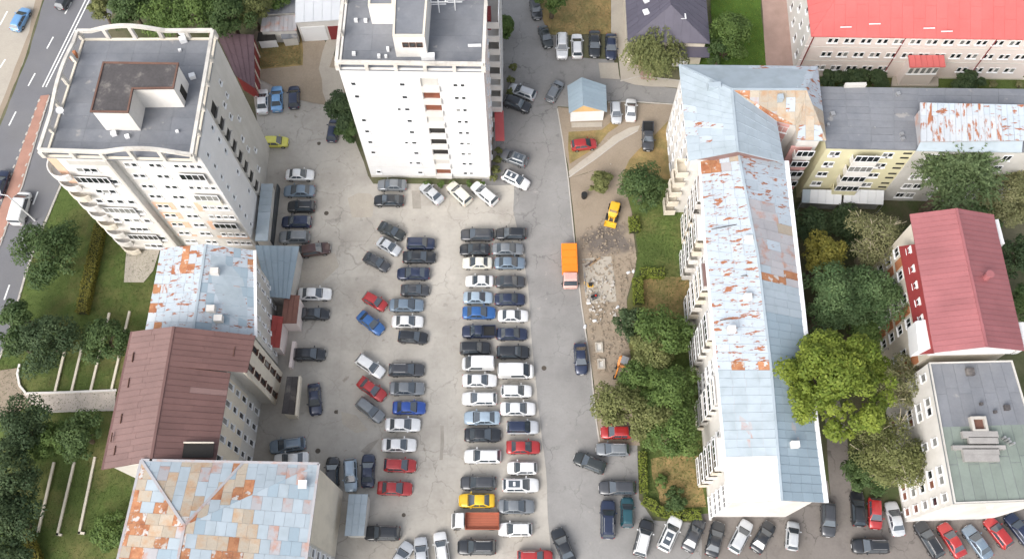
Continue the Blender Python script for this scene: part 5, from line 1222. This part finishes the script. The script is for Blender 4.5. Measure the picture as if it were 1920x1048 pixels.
# loader
rz, c = heading(1150, 398, -105); LD = newobj('wheel_loader', None); LD.location = (c.x, c.y, .05); LD.rotation_euler = (0, 0, rz); O = (0, 0, 0)
tag(LD, 'small yellow wheel loader standing on the dirt by the garden', 'loader'); ym = paint('loader_yellow', (.75, .42, .02), .5, 0)
newobj('body', mesh_of(loft([(-1.5, [(.5, .5), (.58, .6), (.58, 1.0), (.4, 1.12)]), (-1.3, [(.6, .45), (.68, .6), (.68, 1.15), (.5, 1.25)]), (.3, [(.6, .45), (.68, .6), (.68, 1.15), (.5, 1.2)]), (.9, [(.45, .5), (.5, .6), (.5, .9), (.35, 1.0)])]), 'body', [ym]), LD)
MB().box((-.2, 0, 1.15), 1.0, 1.05, 1.0).build('cab_glass', m_cg, LD, origin=O); MB().box((-.2, 0, 2.15), 1.25, 1.25, .1).build('cab_roof', ym, LD, origin=O)
for sx_ in (-.85, .75):
    for sy_ in (-.72, .72): MB().tube([(sx_, sy_-.16, .42), (sx_, sy_+.16, .42)], .44, 14).build('wheel', m_tyre, LD, origin=O)
for s in (-.35, .35): MB().tube([(.3, s, 1.0), (1.1, s, .95), (1.7, s, .4)], .09, 6).build('lift_arm', ym, LD, origin=O)
mb = MB(); mb.obox((1.6, -.85, .1), (.6, 0, 0), (0, 1.7, 0), (0, 0, .08)); mb.obox((1.6, -.85, .18), (.08, 0, 0), (0, 1.7, 0), (0, 0, .55))
for s in (-.85, .79): mb.obox((1.68, s, .18), (.5, 0, 0), (0, .06, 0), (0, 0, .4))
mb.build('bucket', ym, LD, origin=O)
# mini digger under the trees
rz, c = heading(1167, 681, 250); DG = newobj('mini_excavator', None); DG.location = (c.x, c.y, .05); DG.rotation_euler = (0, 0, rz)
tag(DG, 'small orange excavator with grey cab roof at the edge of the trees', 'excavator'); om = paint('digger_orange', (.70, .24, .03), .5, 0)
for s in (-.55, .55): newobj('track', mesh_of(loft([(-.9, [(.12, .15), (.12, .35), (.02, .4)]), (-.75, [(.13, .02), (.13, .48), (.02, .5)]), (.75, [(.13, .02), (.13, .48), (.02, .5)]), (.9, [(.12, .15), (.12, .35), (.02, .4)])]), 'track', [m_tyre]), DG).location = (0, s, 0)
newobj('body', mesh_of(loft([(-.85, [(.5, .55), (.58, .7), (.55, 1.1), (.3, 1.15)]), (-.6, [(.62, .52), (.68, .7), (.66, 1.2), (.3, 1.25)]), (.1, [(.62, .52), (.68, .7), (.66, 1.0), (.3, 1.05)]), (.6, [(.5, .52), (.55, .65), (.5, .85), (.3, .9)])]), 'body', [om]), DG)
MB().box((-.05, .15, 1.0), .9, .8, 1.1).build('cab_glass', m_cg, DG, origin=O); MB().box((-.05, .15, 2.1), 1.05, .95, .08).build('cab_roof', m_metal, DG, origin=O)
mb = MB(); mb.tube([(.5, -.3, .8), (1.2, -.3, 1.9), (2.0, -.3, 1.6)], [.12, .12, .1], 6); mb.build('boom', om, DG, origin=O); mb = MB(); mb.tube([(2.0, -.3, 1.6), (2.2, -.3, .6)], .09, 6); mb.build('dipper_arm', om, DG, origin=O)
mb = MB(); mb.box((2.1, -.3, .15), .5, .5, .4, .2); mb.build('bucket', m_trim, DG, origin=O)

# things lying on the work site
def thing1(name, mb, m, label, cat, group=None): return tag(mb.build(name, m), label, cat, group)
zp = .004*24+.03
for k, (x, y, a) in enumerate(((1104, 496, .5), (1112, 494, .6), (1118, 488, .4))):
    c = G(x, y, .11); mb = MB()
    for t in range(4): mb.box(c+Vector((0, 0, .05*t)), 1.3, .22, .045, a+.05*t)
    thing1('plank_stack', mb, m_wood if k else mat('dark_boards', (.12, .10, .09), .9, .2), ['dark plank stack at the top of the concrete pad', 'brown plank stack in the middle of the three on the pad', 'brown plank stack nearest the muddy ground'][k], 'planks', 'plank stacks on the pad')
c = G(1107, 535, .11); r_ = newobj('plate_compactor', None); r_.location = c; tag(r_, 'yellow plate compactor on the concrete pad', 'compactor')
MB().box((0, 0, 0), .8, .55, .1).build('base_plate', ym, r_, origin=O); MB().box((0, 0, .1), .45, .4, .4).build('engine', m_trim, r_, origin=O); mb = MB(); mb.tube([(-.3, -.2, .15), (-.9, -.2, .95), (-.9, .2, .95), (-.3, .2, .15)], .03, 6); mb.build('handle', ym, r_, origin=O)
c = G(1114, 558, .11); r_ = newobj('generator', None); r_.location = c; r_.rotation_euler = (0, 0, .4); tag(r_, 'black portable generator in a tubular frame on the concrete pad', 'generator')
MB().box((0, 0, .08), .8, .5, .5).build('engine', m_trim, r_, origin=O); mb = MB()
for s in (-.3, .3): mb.tube([(-.5, s, .03), (-.5, s, .7), (.5, s, .7), (.5, s, .03), (-.5, s, .03)], .035, 6)
mb.build('frame', m_metal, r_, origin=O); MB().tube([(.2, 0, .58), (.2, 0, .68)], .12, 10).build('fuel_cap', mat('red_cap', (.5, .03, .02), .5), r_, origin=O)
mb = MB(); mb.tube([G(1096, 512, .13), G(1098, 548, .13)], .09, 8); thing1('steel_pipe', mb, m_metal, 'grey steel pipe lying along the kerb side of the pad', 'pipe')
for k, (x, y) in enumerate(((1123, 652), (1127, 683))):
    c = G(x, y, .03); mb = MB(); mb.box(c, 1.0, 1.5, .35, .05)
    r_ = newobj('concrete_collar', None); r_.location = c; tag(r_, ['square concrete collar in the dirt strip, the upper one', 'square concrete collar in the dirt strip, the lower one nearer the orange excavator'][k], 'collar', 'concrete collars in the dirt strip')
    mb = MB()
    for sx_, sy_, lx, ly in ((-.42, 0, .2, 1.4), (.42, 0, .2, 1.4), (0, -.6, .64, .2), (0, .6, .64, .2)): mb.box((sx_, sy_, 0), lx, ly, .35)
    mb.build('rim', m_pave, r_, origin=O); MB().box((0, 0, 0), .62, .98, .2).build('cover', m_walldirty, r_, origin=O)
def sack(x, y, a, label, m):
    c = G(x, y, .13); mb = loft([(-.4, [(.05, -.05), (.16, 0), (.1, .06)]), (-.3, [(.16, -.12), (.27, 0), (.15, .13)]), (.3, [(.16, -.12), (.27, 0), (.15, .14)]), (.4, [(.05, -.05), (.17, 0), (.1, .06)])])
    o = newobj('sack', mesh_of(mb, 'sack', [m], True)); o.location = c; o.scale = (.75,)*3; o.rotation_euler = (0, 0, a); tag(o, label, 'sack', 'sacks around the work site')
for x, y, a, lb in ((1178, 511, .4, 'white sack at the hedge corner, the left of two'), (1188, 508, 1.2, 'white sack at the hedge corner, the right of two'), (1115, 601, .2, 'lone white sack on the dirt strip below the pad'), (1158, 576, .9, 'white sack at the lower right corner of the pad'), (1104, 568, .1, 'white sack at the lower left corner of the pad'), (1097, 612, 1.3, 'white sack by the kerb opposite the dark sedans')):
    sack(x, y, a, lb, m_sheetwhite)
c = G(1095, 370, .05); mb = MB(); mb.tube([c, c+Vector((0, 0, 1.0))], [.38, .45], 10); r_ = mb.build('waste_bin', m_trim); tag(r_, 'black round waste bin on the dirt above the loader', 'bin')
# rubble and stones strewn over the work strip, beyond counting
def rubble(name, px, n, s0, s1, m, label):
    P = [G(x, y) for x, y in px]; xs = [p.x for p in P]; ys = [p.y for p in P]; mb = MB(); k = 0
    while k < n:
        q = Vector((random.uniform(min(xs), max(xs)), random.uniform(min(ys), max(ys)), 0))
        if not inside(q, P): continue
        k += 1; s = random.uniform(s0, s1)*random.choice((1, 1, 1.8)); mb.box((q.x, q.y, .05), s, s*random.uniform(.5, 1), s*random.uniform(.3, .8)+.06, random.uniform(0, 3))
    tag(mb.build(name, m), label, 'rubble', kind='stuff')
rubble('rubble', [(1085, 440), (1120, 410), (1175, 420), (1192, 500), (1175, 560), (1180, 640), (1185, 700), (1118, 700), (1100, 580), (1090, 486)], 650, .06, .2, m_dirt, 'stones and broken clods over the dirt strip')
rubble('rubble', [(1099, 520), (1150, 520), (1156, 600), (1104, 610)], 60, .1, .26, m_kerb, 'broken pale concrete lumps around the pad')
rubble('litter', [(1070, 250), (1180, 240), (1180, 330), (1070, 330)], 16, .06, .12, m_pave, 'scraps of pale litter over the yard')
rubble('litter', [(700, 380), (860, 380), (860, 1040), (800, 1040)], 22, .05, .1, m_kerb, 'scraps of pale litter on the car park')
# lamp post and a few poles
def lamp(x, y, h, label, arm=(1.4, .4)):
    c = G(x, y); r_ = empty('street_lamp', c, label, 'lamp', 'street lamps')
    MB().tube([c, c+Vector((0, 0, h))], [.11, .07], 8).build('post', m_whitemetal, r_)
    t = c+Vector((0, 0, h)); e = t+Vector((arm[0], arm[1], .25)); MB().tube([t, e], .05, 6).build('arm', m_whitemetal, r_)
    MB().box(e-Vector((0, 0, .06)), .8, .3, .14, math.atan2(arm[1], arm[0])).build('lamp_head', m_whitemetal, r_)
lamp(66, 414, 8.0, 'white street lamp on the main road in front of the dark tree', (-1.6, .3))

# ================================================================== PLANTS
LEAF = {'dark': ('leaf_dark', (0.0384, 0.073, 0.0243), (0.1037, 0.1523, 0.0525)), 'green': ('leaf_green', (0.0588, 0.1032, 0.0276), (0.1428, 0.2076, 0.0552)), 'olive': ('leaf_olive', (0.0994, 0.1199, 0.0378), (0.2257, 0.2333, 0.0907)),
        'pale': ('leaf_pale', (0.128, 0.142, 0.057), (0.29, 0.277, 0.142)), 'lime': ('leaf_lime', (.085, .135, .017), (.235, .28, .045)), 'willow': ('leaf_willow', (0.101, 0.124, 0.043), (0.257, 0.27, 0.111)),
        'frond': ('leaf_frond', (.075, .12, .045), (.17, .22, .10)), 'conifer': ('leaf_conifer', (0.0605, 0.1131, 0.0426), (0.1512, 0.2195, 0.0907)), 'hedge': ('leaf_hedge', (0.101, 0.149, 0.022), (0.27, 0.297, 0.054)), 'yellowgreen': ('leaf_yellow_green', (0.115, 0.121, 0.024), (0.27, 0.236, 0.047)), 'deep': ('leaf_deep', (0.0351, 0.0637, 0.0286), (0.0884, 0.1261, 0.0533))}
def leaves(name, C, Nn, size, kind, parent=None, origin=None, aspect=.62, shade=None):
    """one mesh of small bent leaf faces at points C with rough normals Nn"""
    C = np.asarray(C); n = len(C); Nn = np.asarray(Nn)+RNG.normal(0, .38, (n, 3)); Nn /= np.linalg.norm(Nn, axis=1)[:, None]
    T = np.cross(Nn, RNG.normal(0, 1, (n, 3))); T /= np.linalg.norm(T, axis=1)[:, None]; B = np.cross(Nn, T)
    s = size*RNG.uniform(.6, 1.35, (n, 1)); a = s*aspect
    v = np.stack([C-T*s*.5, C+B*a*.5-Nn*s*.08, C+T*s*.5-Nn*s*.12, C-B*a*.5-Nn*s*.08], 1).reshape(-1, 3)
    if origin is not None: v = v-np.array(origin)
    me = bpy.data.meshes.new(name); me.vertices.add(4*n); me.vertices.foreach_set('co', v.astype(np.float32).ravel())
    me.loops.add(4*n); me.loops.foreach_set('vertex_index', np.arange(4*n, dtype=np.int32)); me.polygons.add(n); me.polygons.foreach_set('loop_start', np.arange(0, 4*n, 4, dtype=np.int32))
    me.update(calc_edges=True)
    sh = RNG.uniform(0, 1, n)*.55+(shade if shade is not None else .2)
    at = me.attributes.new('shade', 'FLOAT', 'POINT'); at.data.foreach_set('value', np.repeat(np.clip(sh, 0, 1), 4).astype(np.float32))
    nm, c1, c2 = LEAF[kind]; me.materials.append(leafmat(nm, c1, c2)); return newobj(name, me, parent)
def blob_points(n, c, r, sq=(1, 1, .8)):
    d = RNG.normal(0, 1, (n, 3)); d /= np.linalg.norm(d, axis=1)[:, None]
    d[:, 2] = np.where(d[:, 2] < -.35, -d[:, 2]*.6, d[:, 2])
    rad = r*RNG.uniform(.62, 1.04, (n, 1)); return np.array(c)+d*rad*np.array(sq), d
def tree(x, y, rpx, h, kind, label, group, n=None, form='round', leaf=.34, bark=None, sqx=1.0, name='broadleaf_tree', clumps=None):
    zc = h*.62; c = G(x, y, zc); r = rpx*(CAM_H-zc)/F_PX*.94*1.27; base = Vector((c.x, c.y, 0))
    root = empty(name, base, label, 'tree', group); bark = bark or m_bark; rz = min(r*.85, h*.40)
    k = clumps or int(16+r*5); cl = []
    for i in range(k):
        d = RNG.normal(0, 1, 3); d /= np.linalg.norm(d); d[2] = abs(d[2])*1.0-.28 if i % 4 else -abs(d[2])*.4
        q = RNG.uniform(.45, .90 if form != 'tuft' else 1.0); cl.append((np.array([c.x+d[0]*r*q*sqx, c.y+d[1]*r*q, zc+d[2]*rz*q+.0]), r*(RNG.uniform(.20, .36) if form != 'tuft' else RNG.uniform(.10, .22))))
    cl.append((np.array([c.x, c.y, zc+rz*.5]), r*.4))
    # trunk with limbs
    mb = MB(); th = zc-rz*.35; w = .08+.028*h; lean = Vector((random.uniform(-.4, .4), random.uniform(-.4, .4), 0))
    mb.tube([base, base+Vector((0, 0, th*.45))+lean*.4, base+Vector((0, 0, th))+lean], [w*1.25, w*.9, w*.65], 8)
    for q, cr in cl[:9 if form != 'bare' else 26]:
        t0 = base+Vector((0, 0, th*random.uniform(.7, 1)))+lean; e = Vector(q); m_ = t0.lerp(e, .5)+Vector((0, 0, .3)); mb.tube([t0, m_, e], [w*.42, w*.26, w*.08], 6)
        if form == 'bare':
            for _ in range(3):
                f = e+Vector((random.uniform(-1, 1), random.uniform(-1, 1), random.uniform(.1, .9)))*cr*1.25; mb.tube([m_.lerp(e, .6), e.lerp(f, .5)+Vector((0, 0, .15)), f], [.07, .06, .035], 5)
    mb.build('trunk', bark, root)
    tot = int((n or min(9000, 900+r*r*190))*1.45); vol = sum(cr**2 for _, cr in cl); Cs, Ns, Sh = [], [], []
    for q, cr in cl:
        m_ = max(20, int(tot*cr**2/vol)); sh = RNG.uniform(0, .45) if form != 'tuft' else RNG.uniform(0, .6)
        if form == 'willow':
            st = max(6, m_//14); a0 = RNG.uniform(0, 2*np.pi, st); rr_ = cr*np.sqrt(RNG.uniform(0, 1, st))*1.15
            for a_, b_ in zip(a0, rr_):
                ln = RNG.uniform(.8, 1.7)*cr*1.3; t = np.linspace(0, 1, 14); out = np.array([q[0]-c.x, q[1]-c.y, 0])/max(r, .1)
                p = np.stack([q[0]+np.cos(a_)*b_*(1+.3*t)+out[0]*t*.9, q[1]+np.sin(a_)*b_*(1+.3*t)+out[1]*t*.9, q[2]+cr*.5-ln*t**1.5], 1)+RNG.normal(0, .07, (14, 3)); Cs.append(p); Ns.append(np.tile([out[0], out[1], .6], (14, 1))); Sh.append(np.full(14, sh))
            continue
        if form == 'fan':
            st = max(5, m_//16); 
            for _ in range(st):
                d = RNG.normal(0, 1, 3); d /= np.linalg.norm(d); d[2] = abs(d[2])*.8; t = np.linspace(.15, 1.25, 16)[:, None]; p = q+d*t*cr*1.9-np.array([0, 0, .25])*cr*t**2+RNG.normal(0, .06, (16, 3)); Cs.append(p); Ns.append(np.tile([0, 0, 1.0], (16, 1))); Sh.append(np.full(16, sh+RNG.uniform(-.1, .2)))
            continue
        p, d = blob_points(m_, q, cr*(1.12 if form == 'bare' else 1.0)); Cs.append(p); Ns.append(d+np.array([0, 0, .5])); Sh.append(np.full(len(p), sh))
    C = np.concatenate(Cs); C[:, 2] = np.maximum(C[:, 2], .15)
    leaves('crown', C, np.concatenate(Ns), leaf, kind, root, base, .6 if form not in ('willow', 'fan') else .38, np.concatenate(Sh)); return root
g1, g2, g3, g4 = 'trees along the main road', 'garden trees beside the long block', 'trees in the courtyard', 'trees along the top of the picture'
for a in ((92, 474, 66, 9, 'dark', 'big dark green tree between the main road and the curved-frame tower', g1), (34, 588, 32, 7, 'dark', 'smaller dark tree overhanging the main road below the biggest road tree', g1), (84, 640, 58, 8, 'deep', 'broad dark tree above the curved terrace kerb', g1), (28, 640, 30, 7, 'dark', 'dark bushy tree at the left edge beside the main road', g1),
          (196, 640, 44, 7, 'dark', 'round dark tree between the terrace walls and the brown roof', g1), (38, 800, 50, 9, 'deep', 'dark tree at the left edge just below the paved path', g1), (20, 885, 56, 9, 'deep', 'dark tree at the left edge, second below the paved path', g1), (14, 975, 54, 9, 'deep', 'dark tree at the left edge beside the long terrace walls', g1), (16, 1045, 42, 8, 'deep', 'dark tree in the bottom left corner', g1),
          (96, 824, 36, 6, 'green', 'left of two small trees below the paved path', g1), (150, 816, 42, 6.5, 'dark', 'right of two small trees below the paved path', g1)):
    tree(*a)
tree(206, 990, 32, 3.2, 'green', 'low green bush against the big rusted roof', 'bushes', name='bush', n=2600)
for a in ((190, 16, 30, 7, 'olive', 'small yellowish tree behind the roof frame beside the main road', g4), (244, 12, 50, 10, 'dark', 'dark tree second from the road behind the curved roof frame', g4), (310, 24, 54, 10, 'green', 'mid green tree behind the middle of the curved roof frame', g4), (372, 18, 52, 11, 'green', 'mid green tree behind the right part of the roof frame', g4),
          (428, 26, 54, 11, 'dark', 'dark green tree above the maroon garage', g4), (472, 16, 44, 9, 'olive', 'yellow green tree above the pale shed', g4), (516, -8, 34, 8, 'green', 'tree cut by the top edge behind the sheds', g4), (280, -14, 44, 9, 'deep', 'dark tree cut by the top edge right of the main road', g4), (345, -18, 40, 10, 'dark', 'dark tree cut by the top edge above the middle of the tower roof', g4), (405, -14, 42, 10, 'deep', 'dark tree cut by the top edge above the right part of the tower roof', g4), (1036, -4, 34, 8, 'green', 'tree cut by the top edge above the dry lawn', g4)):
    tree(*a)
tree(640, 206, 40, 8, 'deep', 'narrow dark tree pressed against the left side of the plain tower', g4, sqx=.7, n=5000); tree(655, 240, 26, 6, 'dark', 'small dark tree below the narrow tree at the plain tower', g4, n=3000)
tree(948, 52, 26, 4, 'green', 'green bush at the foot of the balconies of the plain tower', 'bushes', name='bush', sqx=.6, n=2500)
tree(1230, 84, 52, 8.5, 'willow', 'drooping light green willow in front of the dark grey roof', g4, form='willow', n=9000, leaf=.42, name='willow_tree')
tree(1372, 66, 50, 9, 'green', 'full green tree right of the dark grey house', g4); tree(1352, 96, 30, 7, 'dark', 'small dark tree behind the edge of the pale blue roof', g4)
for a in ((1206, 352, 48, 8, 'dark', 'dark garden tree closest to the corner block', g2), (1184, 606, 32, 6, 'deep', 'small dark tree at the left of the middle garden group', g2), (1246, 620, 50, 9, 'green', 'tall tree touching the balconies in the middle garden group', g2), (1222, 650, 42, 8, 'olive', 'olive tree at the bottom of the middle garden group', g2),
          (1158, 756, 46, 8, 'olive', 'olive tree overhanging the lane in the lower garden group', g2), (1254, 730, 54, 9, 'green', 'green tree beside the long block in the lower garden group', g2), (1226, 784, 46, 8.5, 'olive', 'middle tree of the lower garden group', g2), (1262, 812, 50, 8.5, 'green', 'lowest tree of the lower garden group above the brown lawn', g2), (1196, 712, 36, 7.5, 'green', 'topmost tree of the lower garden group', g2)):
    tree(*a)
tree(1125, 342, 24, 2.6, 'olive', 'low olive bush on the dirt above the loader', 'bushes', name='bush', n=1800)
for a in ((1548, 474, 44, 15, 'yellowgreen', 'yellowish round tree in the courtyard nearest the long block', g3), (1562, 560, 66, 18, 'conifer', 'grey green tree in the middle of the courtyard', g3), (1638, 552, 58, 16, 'conifer', 'grey green tree next to the rose red roof', g3), (1606, 618, 44, 14, 'green', 'darker tree behind the bright lime tree', g3), (1512, 420, 36, 9, 'deep', 'dark low tree between the long block and the yellow block', g3), (1590, 420, 40, 5, 'deep', 'dark low tree under the awnings of the yellow block', g3)):
    tree(*a)
tree(1648, 444, 58, 14, 'pale', 'pale branchy tree at the top left of the rose red roof', g3, form='bare', bark=m_palebark, n=4200, leaf=.28)
tree(1562, 714, 98, 27, 'lime', 'large bright lime green tree in the courtyard', g3, n=15000, leaf=.40, clumps=95, form='tuft'); tree(1640, 690, 32, 15, 'lime', 'smaller lime green tree right of the large one', g3)
tree(1700, 722, 46, 15, 'pale', 'pale thin tree against the wall of the grey flat roof', g3, form='bare', bark=m_palebark, n=4200, leaf=.28); tree(1668, 850, 64, 14, 'olive', 'olive tree with pale branches over the parked cars', g3, form='bare', bark=m_palebark, n=8000, leaf=.28); tree(1620, 890, 36, 7, 'dark', 'small dark tree left of the olive tree with pale branches', g3)
tree(1796, 324, 68, 19, 'frond', 'large feathery conifer in front of the rusted attic roof', g3, form='fan', n=8500, leaf=.5, name='conifer_tree')
tree(1892, 368, 58, 13, 'pale', 'brownish olive tree at the right edge behind the rose red roof', g3, n=6500); tree(1850, 400, 34, 10, 'conifer', 'grey green tree directly behind the rose red roof', g3); tree(1912, 480, 40, 10, 'deep', 'dark tree at the right edge beside the rose red roof', g3); tree(1926, 570, 36, 9, 'dark', 'lower dark tree at the right edge beside the rose red roof', g3)
for a in ((1566, 146, 26, 3.5, 'deep', 'dark shrub left of three in front of the pale pink building', 'shrubs by the pale pink building'), (1606, 146, 26, 3.2, 'deep', 'dark shrub in the middle of three in front of the pale pink building', 'shrubs by the pale pink building'), (1644, 148, 24, 3, 'deep', 'dark shrub left of the pale pink building ramp', 'shrubs by the pale pink building'), (1816, 150, 30, 3.5, 'deep', 'dark shrub right of the pale pink building porch', 'shrubs by the pale pink building')):
    tree(*a, name='shrub', n=3000)
for k, (x, y) in enumerate(((1862, 158), (1912, 160))): tree(x, y, 9, 1.2, 'pale', ['small pale shrub on the lawn of the pale pink building', 'small pale shrub on the lawn of the pale pink building at the right edge'][k], 'shrubs by the pale pink building', name='shrub', n=500, leaf=.2)
for k, (x, y, s) in enumerate(((961, 126, 9), (958, 150, 9), (956, 172, 8), (934, 282, 8), (934, 300, 9), (930, 318, 9), (926, 334, 8))):
    tree(x, y, s, 1.3, 'olive', f'low planted bush beside the plain tower, {ORD[k]} from the top', 'planting at the plain tower', name='bush', n=600, leaf=.22)
for k, x in enumerate((800, 826, 850, 880, 902)):
    tree(x, 345, 8, 1.0, 'green', f'low plant at the foot of the plain tower, {ORD[k]} from the left', 'plants at the foot of the plain tower', name='bush', n=450, leaf=.2)

def hedge(px, w, h, kind, label, dens=70):
    P = [G(x, y, 0) for x, y in px]; mb = MB(); Cs, Ns = [], []
    root = empty('hedge', P[0], label, 'hedge', 'clipped hedges')
    for a, b in zip(P, P[1:]):
        d = (b-a); L = d.length; d.normalize(); s = Vector((-d.y, d.x, 0)); mb.obox(a-s*(w/2-.12), d*L, s*(w-.24), (0, 0, h-.12))
        n = int(L*(w+2*h)*dens); u = RNG.uniform(-.1, L+.1, n); pr = RNG.uniform(0, w+2*h, n)
        off = np.where(pr < h, -w/2, np.where(pr < h+w, pr-h-w/2, w/2)); zz = np.where(pr < h, pr, np.where(pr < h+w, h, pr-h-w)); no = np.where(pr < h, -1, np.where(pr < h+w, 0, 1))
        off = off+RNG.normal(0, .06, n); zz = np.maximum(.05, zz+RNG.normal(0, .07, n))
        Cs.append(np.stack([a.x+d.x*u+s.x*off, a.y+d.y*u+s.y*off, zz], 1)); Ns.append(np.stack([s.x*no, s.y*no, (no == 0)*1.0+.3], 1))
    nm, c1, c2 = LEAF[kind]; mb.build('dark_core', mat('hedge_core', (.03, .035, .012), .95, .2), root)  # solid dark core box behind the leaves
    leaves('foliage', np.concatenate(Cs), np.concatenate(Ns), .22, kind, root, ORG[root.name])
hedge([(193, 426), (176, 505), (158, 590)], 1.5, 1.3, 'yellowgreen', 'long clipped hedge on the lawn beside the curved-frame tower')
hedge([(54, 1000), (78, 1060)], 1.2, 1.2, 'yellowgreen', 'short clipped hedge in the bottom left lawn')
hedge([(1194, 527), (1197, 572)], 1.3, 1.1, 'hedge', 'short bright hedge right of the concrete pad'); hedge([(1200, 515), (1243, 516)], 1.3, 1.1, 'hedge', 'short bright hedge running from the sacks towards the long block')
tree(1266, 936, 20, 1.6, 'dark', 'low dark bush on the brown lawn behind the winding hedge', 'bushes', name='bush', n=1500, leaf=.25); tree(1240, 900, 12, 1.2, 'green', 'small green bush in the middle of the brown lawn', 'bushes', name='bush', n=700, leaf=.25)
hedge([(1204, 850), (1206, 925)], .9, 1.0, 'hedge', 'bright upright hedge between parked cars and the brown lawn'); hedge([(1206, 938), (1226, 950), (1240, 962), (1274, 968)], 1.1, .9, 'hedge', 'winding bright hedge along the bottom of the brown lawn'); hedge([(1278, 966), (1312, 966)], 1.2, 1.0, 'hedge', 'stub of bright hedge touching the long block')
hedge([(1187, 412), (1189, 438)], 1.4, 1.0, 'hedge', 'small bright hedge beside the muddy ground')

# grass and weeds, beyond counting
def tufts(name, px, n, size, kind, label):
    P = [G(x, y) for x, y in px]; xs = [p.x for p in P]; ys = [p.y for p in P]; C = []
    while len(C) < n:
        q = Vector((random.uniform(min(xs), max(xs)), random.uniform(min(ys), max(ys)), 0))
        if inside(q, P): C.append((q.x, q.y, random.uniform(.12, .2)))
    N_ = RNG.normal(0, 1, (len(C), 3)); N_[:, 2] = .5
    o = leaves(name, C, N_, size, kind, None, None, .3); tag(o, label, 'grass', kind='stuff')
tufts('grass', [(122, 332), (64, 466), (12, 640), (-10, 690), (40, 1100), (290, 1100), (330, 700), (300, 480), (160, 360)], 26000, .22, 'green', 'short lawn grass left of the blocks')
tufts('grass', [(1190, 400), (1280, 350), (1330, 520), (1345, 950), (1225, 960), (1205, 850), (1196, 620)], 16000, .24, 'green', 'rough grass in the gardens of the long block')
tufts('grass', [(1012, 0), (1146, 0), (1146, 62), (1036, 62)], 2500, .22, 'pale', 'dry grass on the yellowed lawn')
tufts('grass', [(488, 80), (563, 68), (566, 122), (486, 130)], 3500, .26, 'pale', 'dry weeds in the back yard')
tufts('grass', [(1500, 125), (1980, 138), (1980, 178), (1500, 172)], 6000, .22, 'green', 'lawn grass in front of the pale pink building')
tufts('grass', [(1340, -40), (1418, -40), (1436, 125), (1300, 125)], 5000, .2, 'hedge', 'fresh grass strip by the pink paver walk')
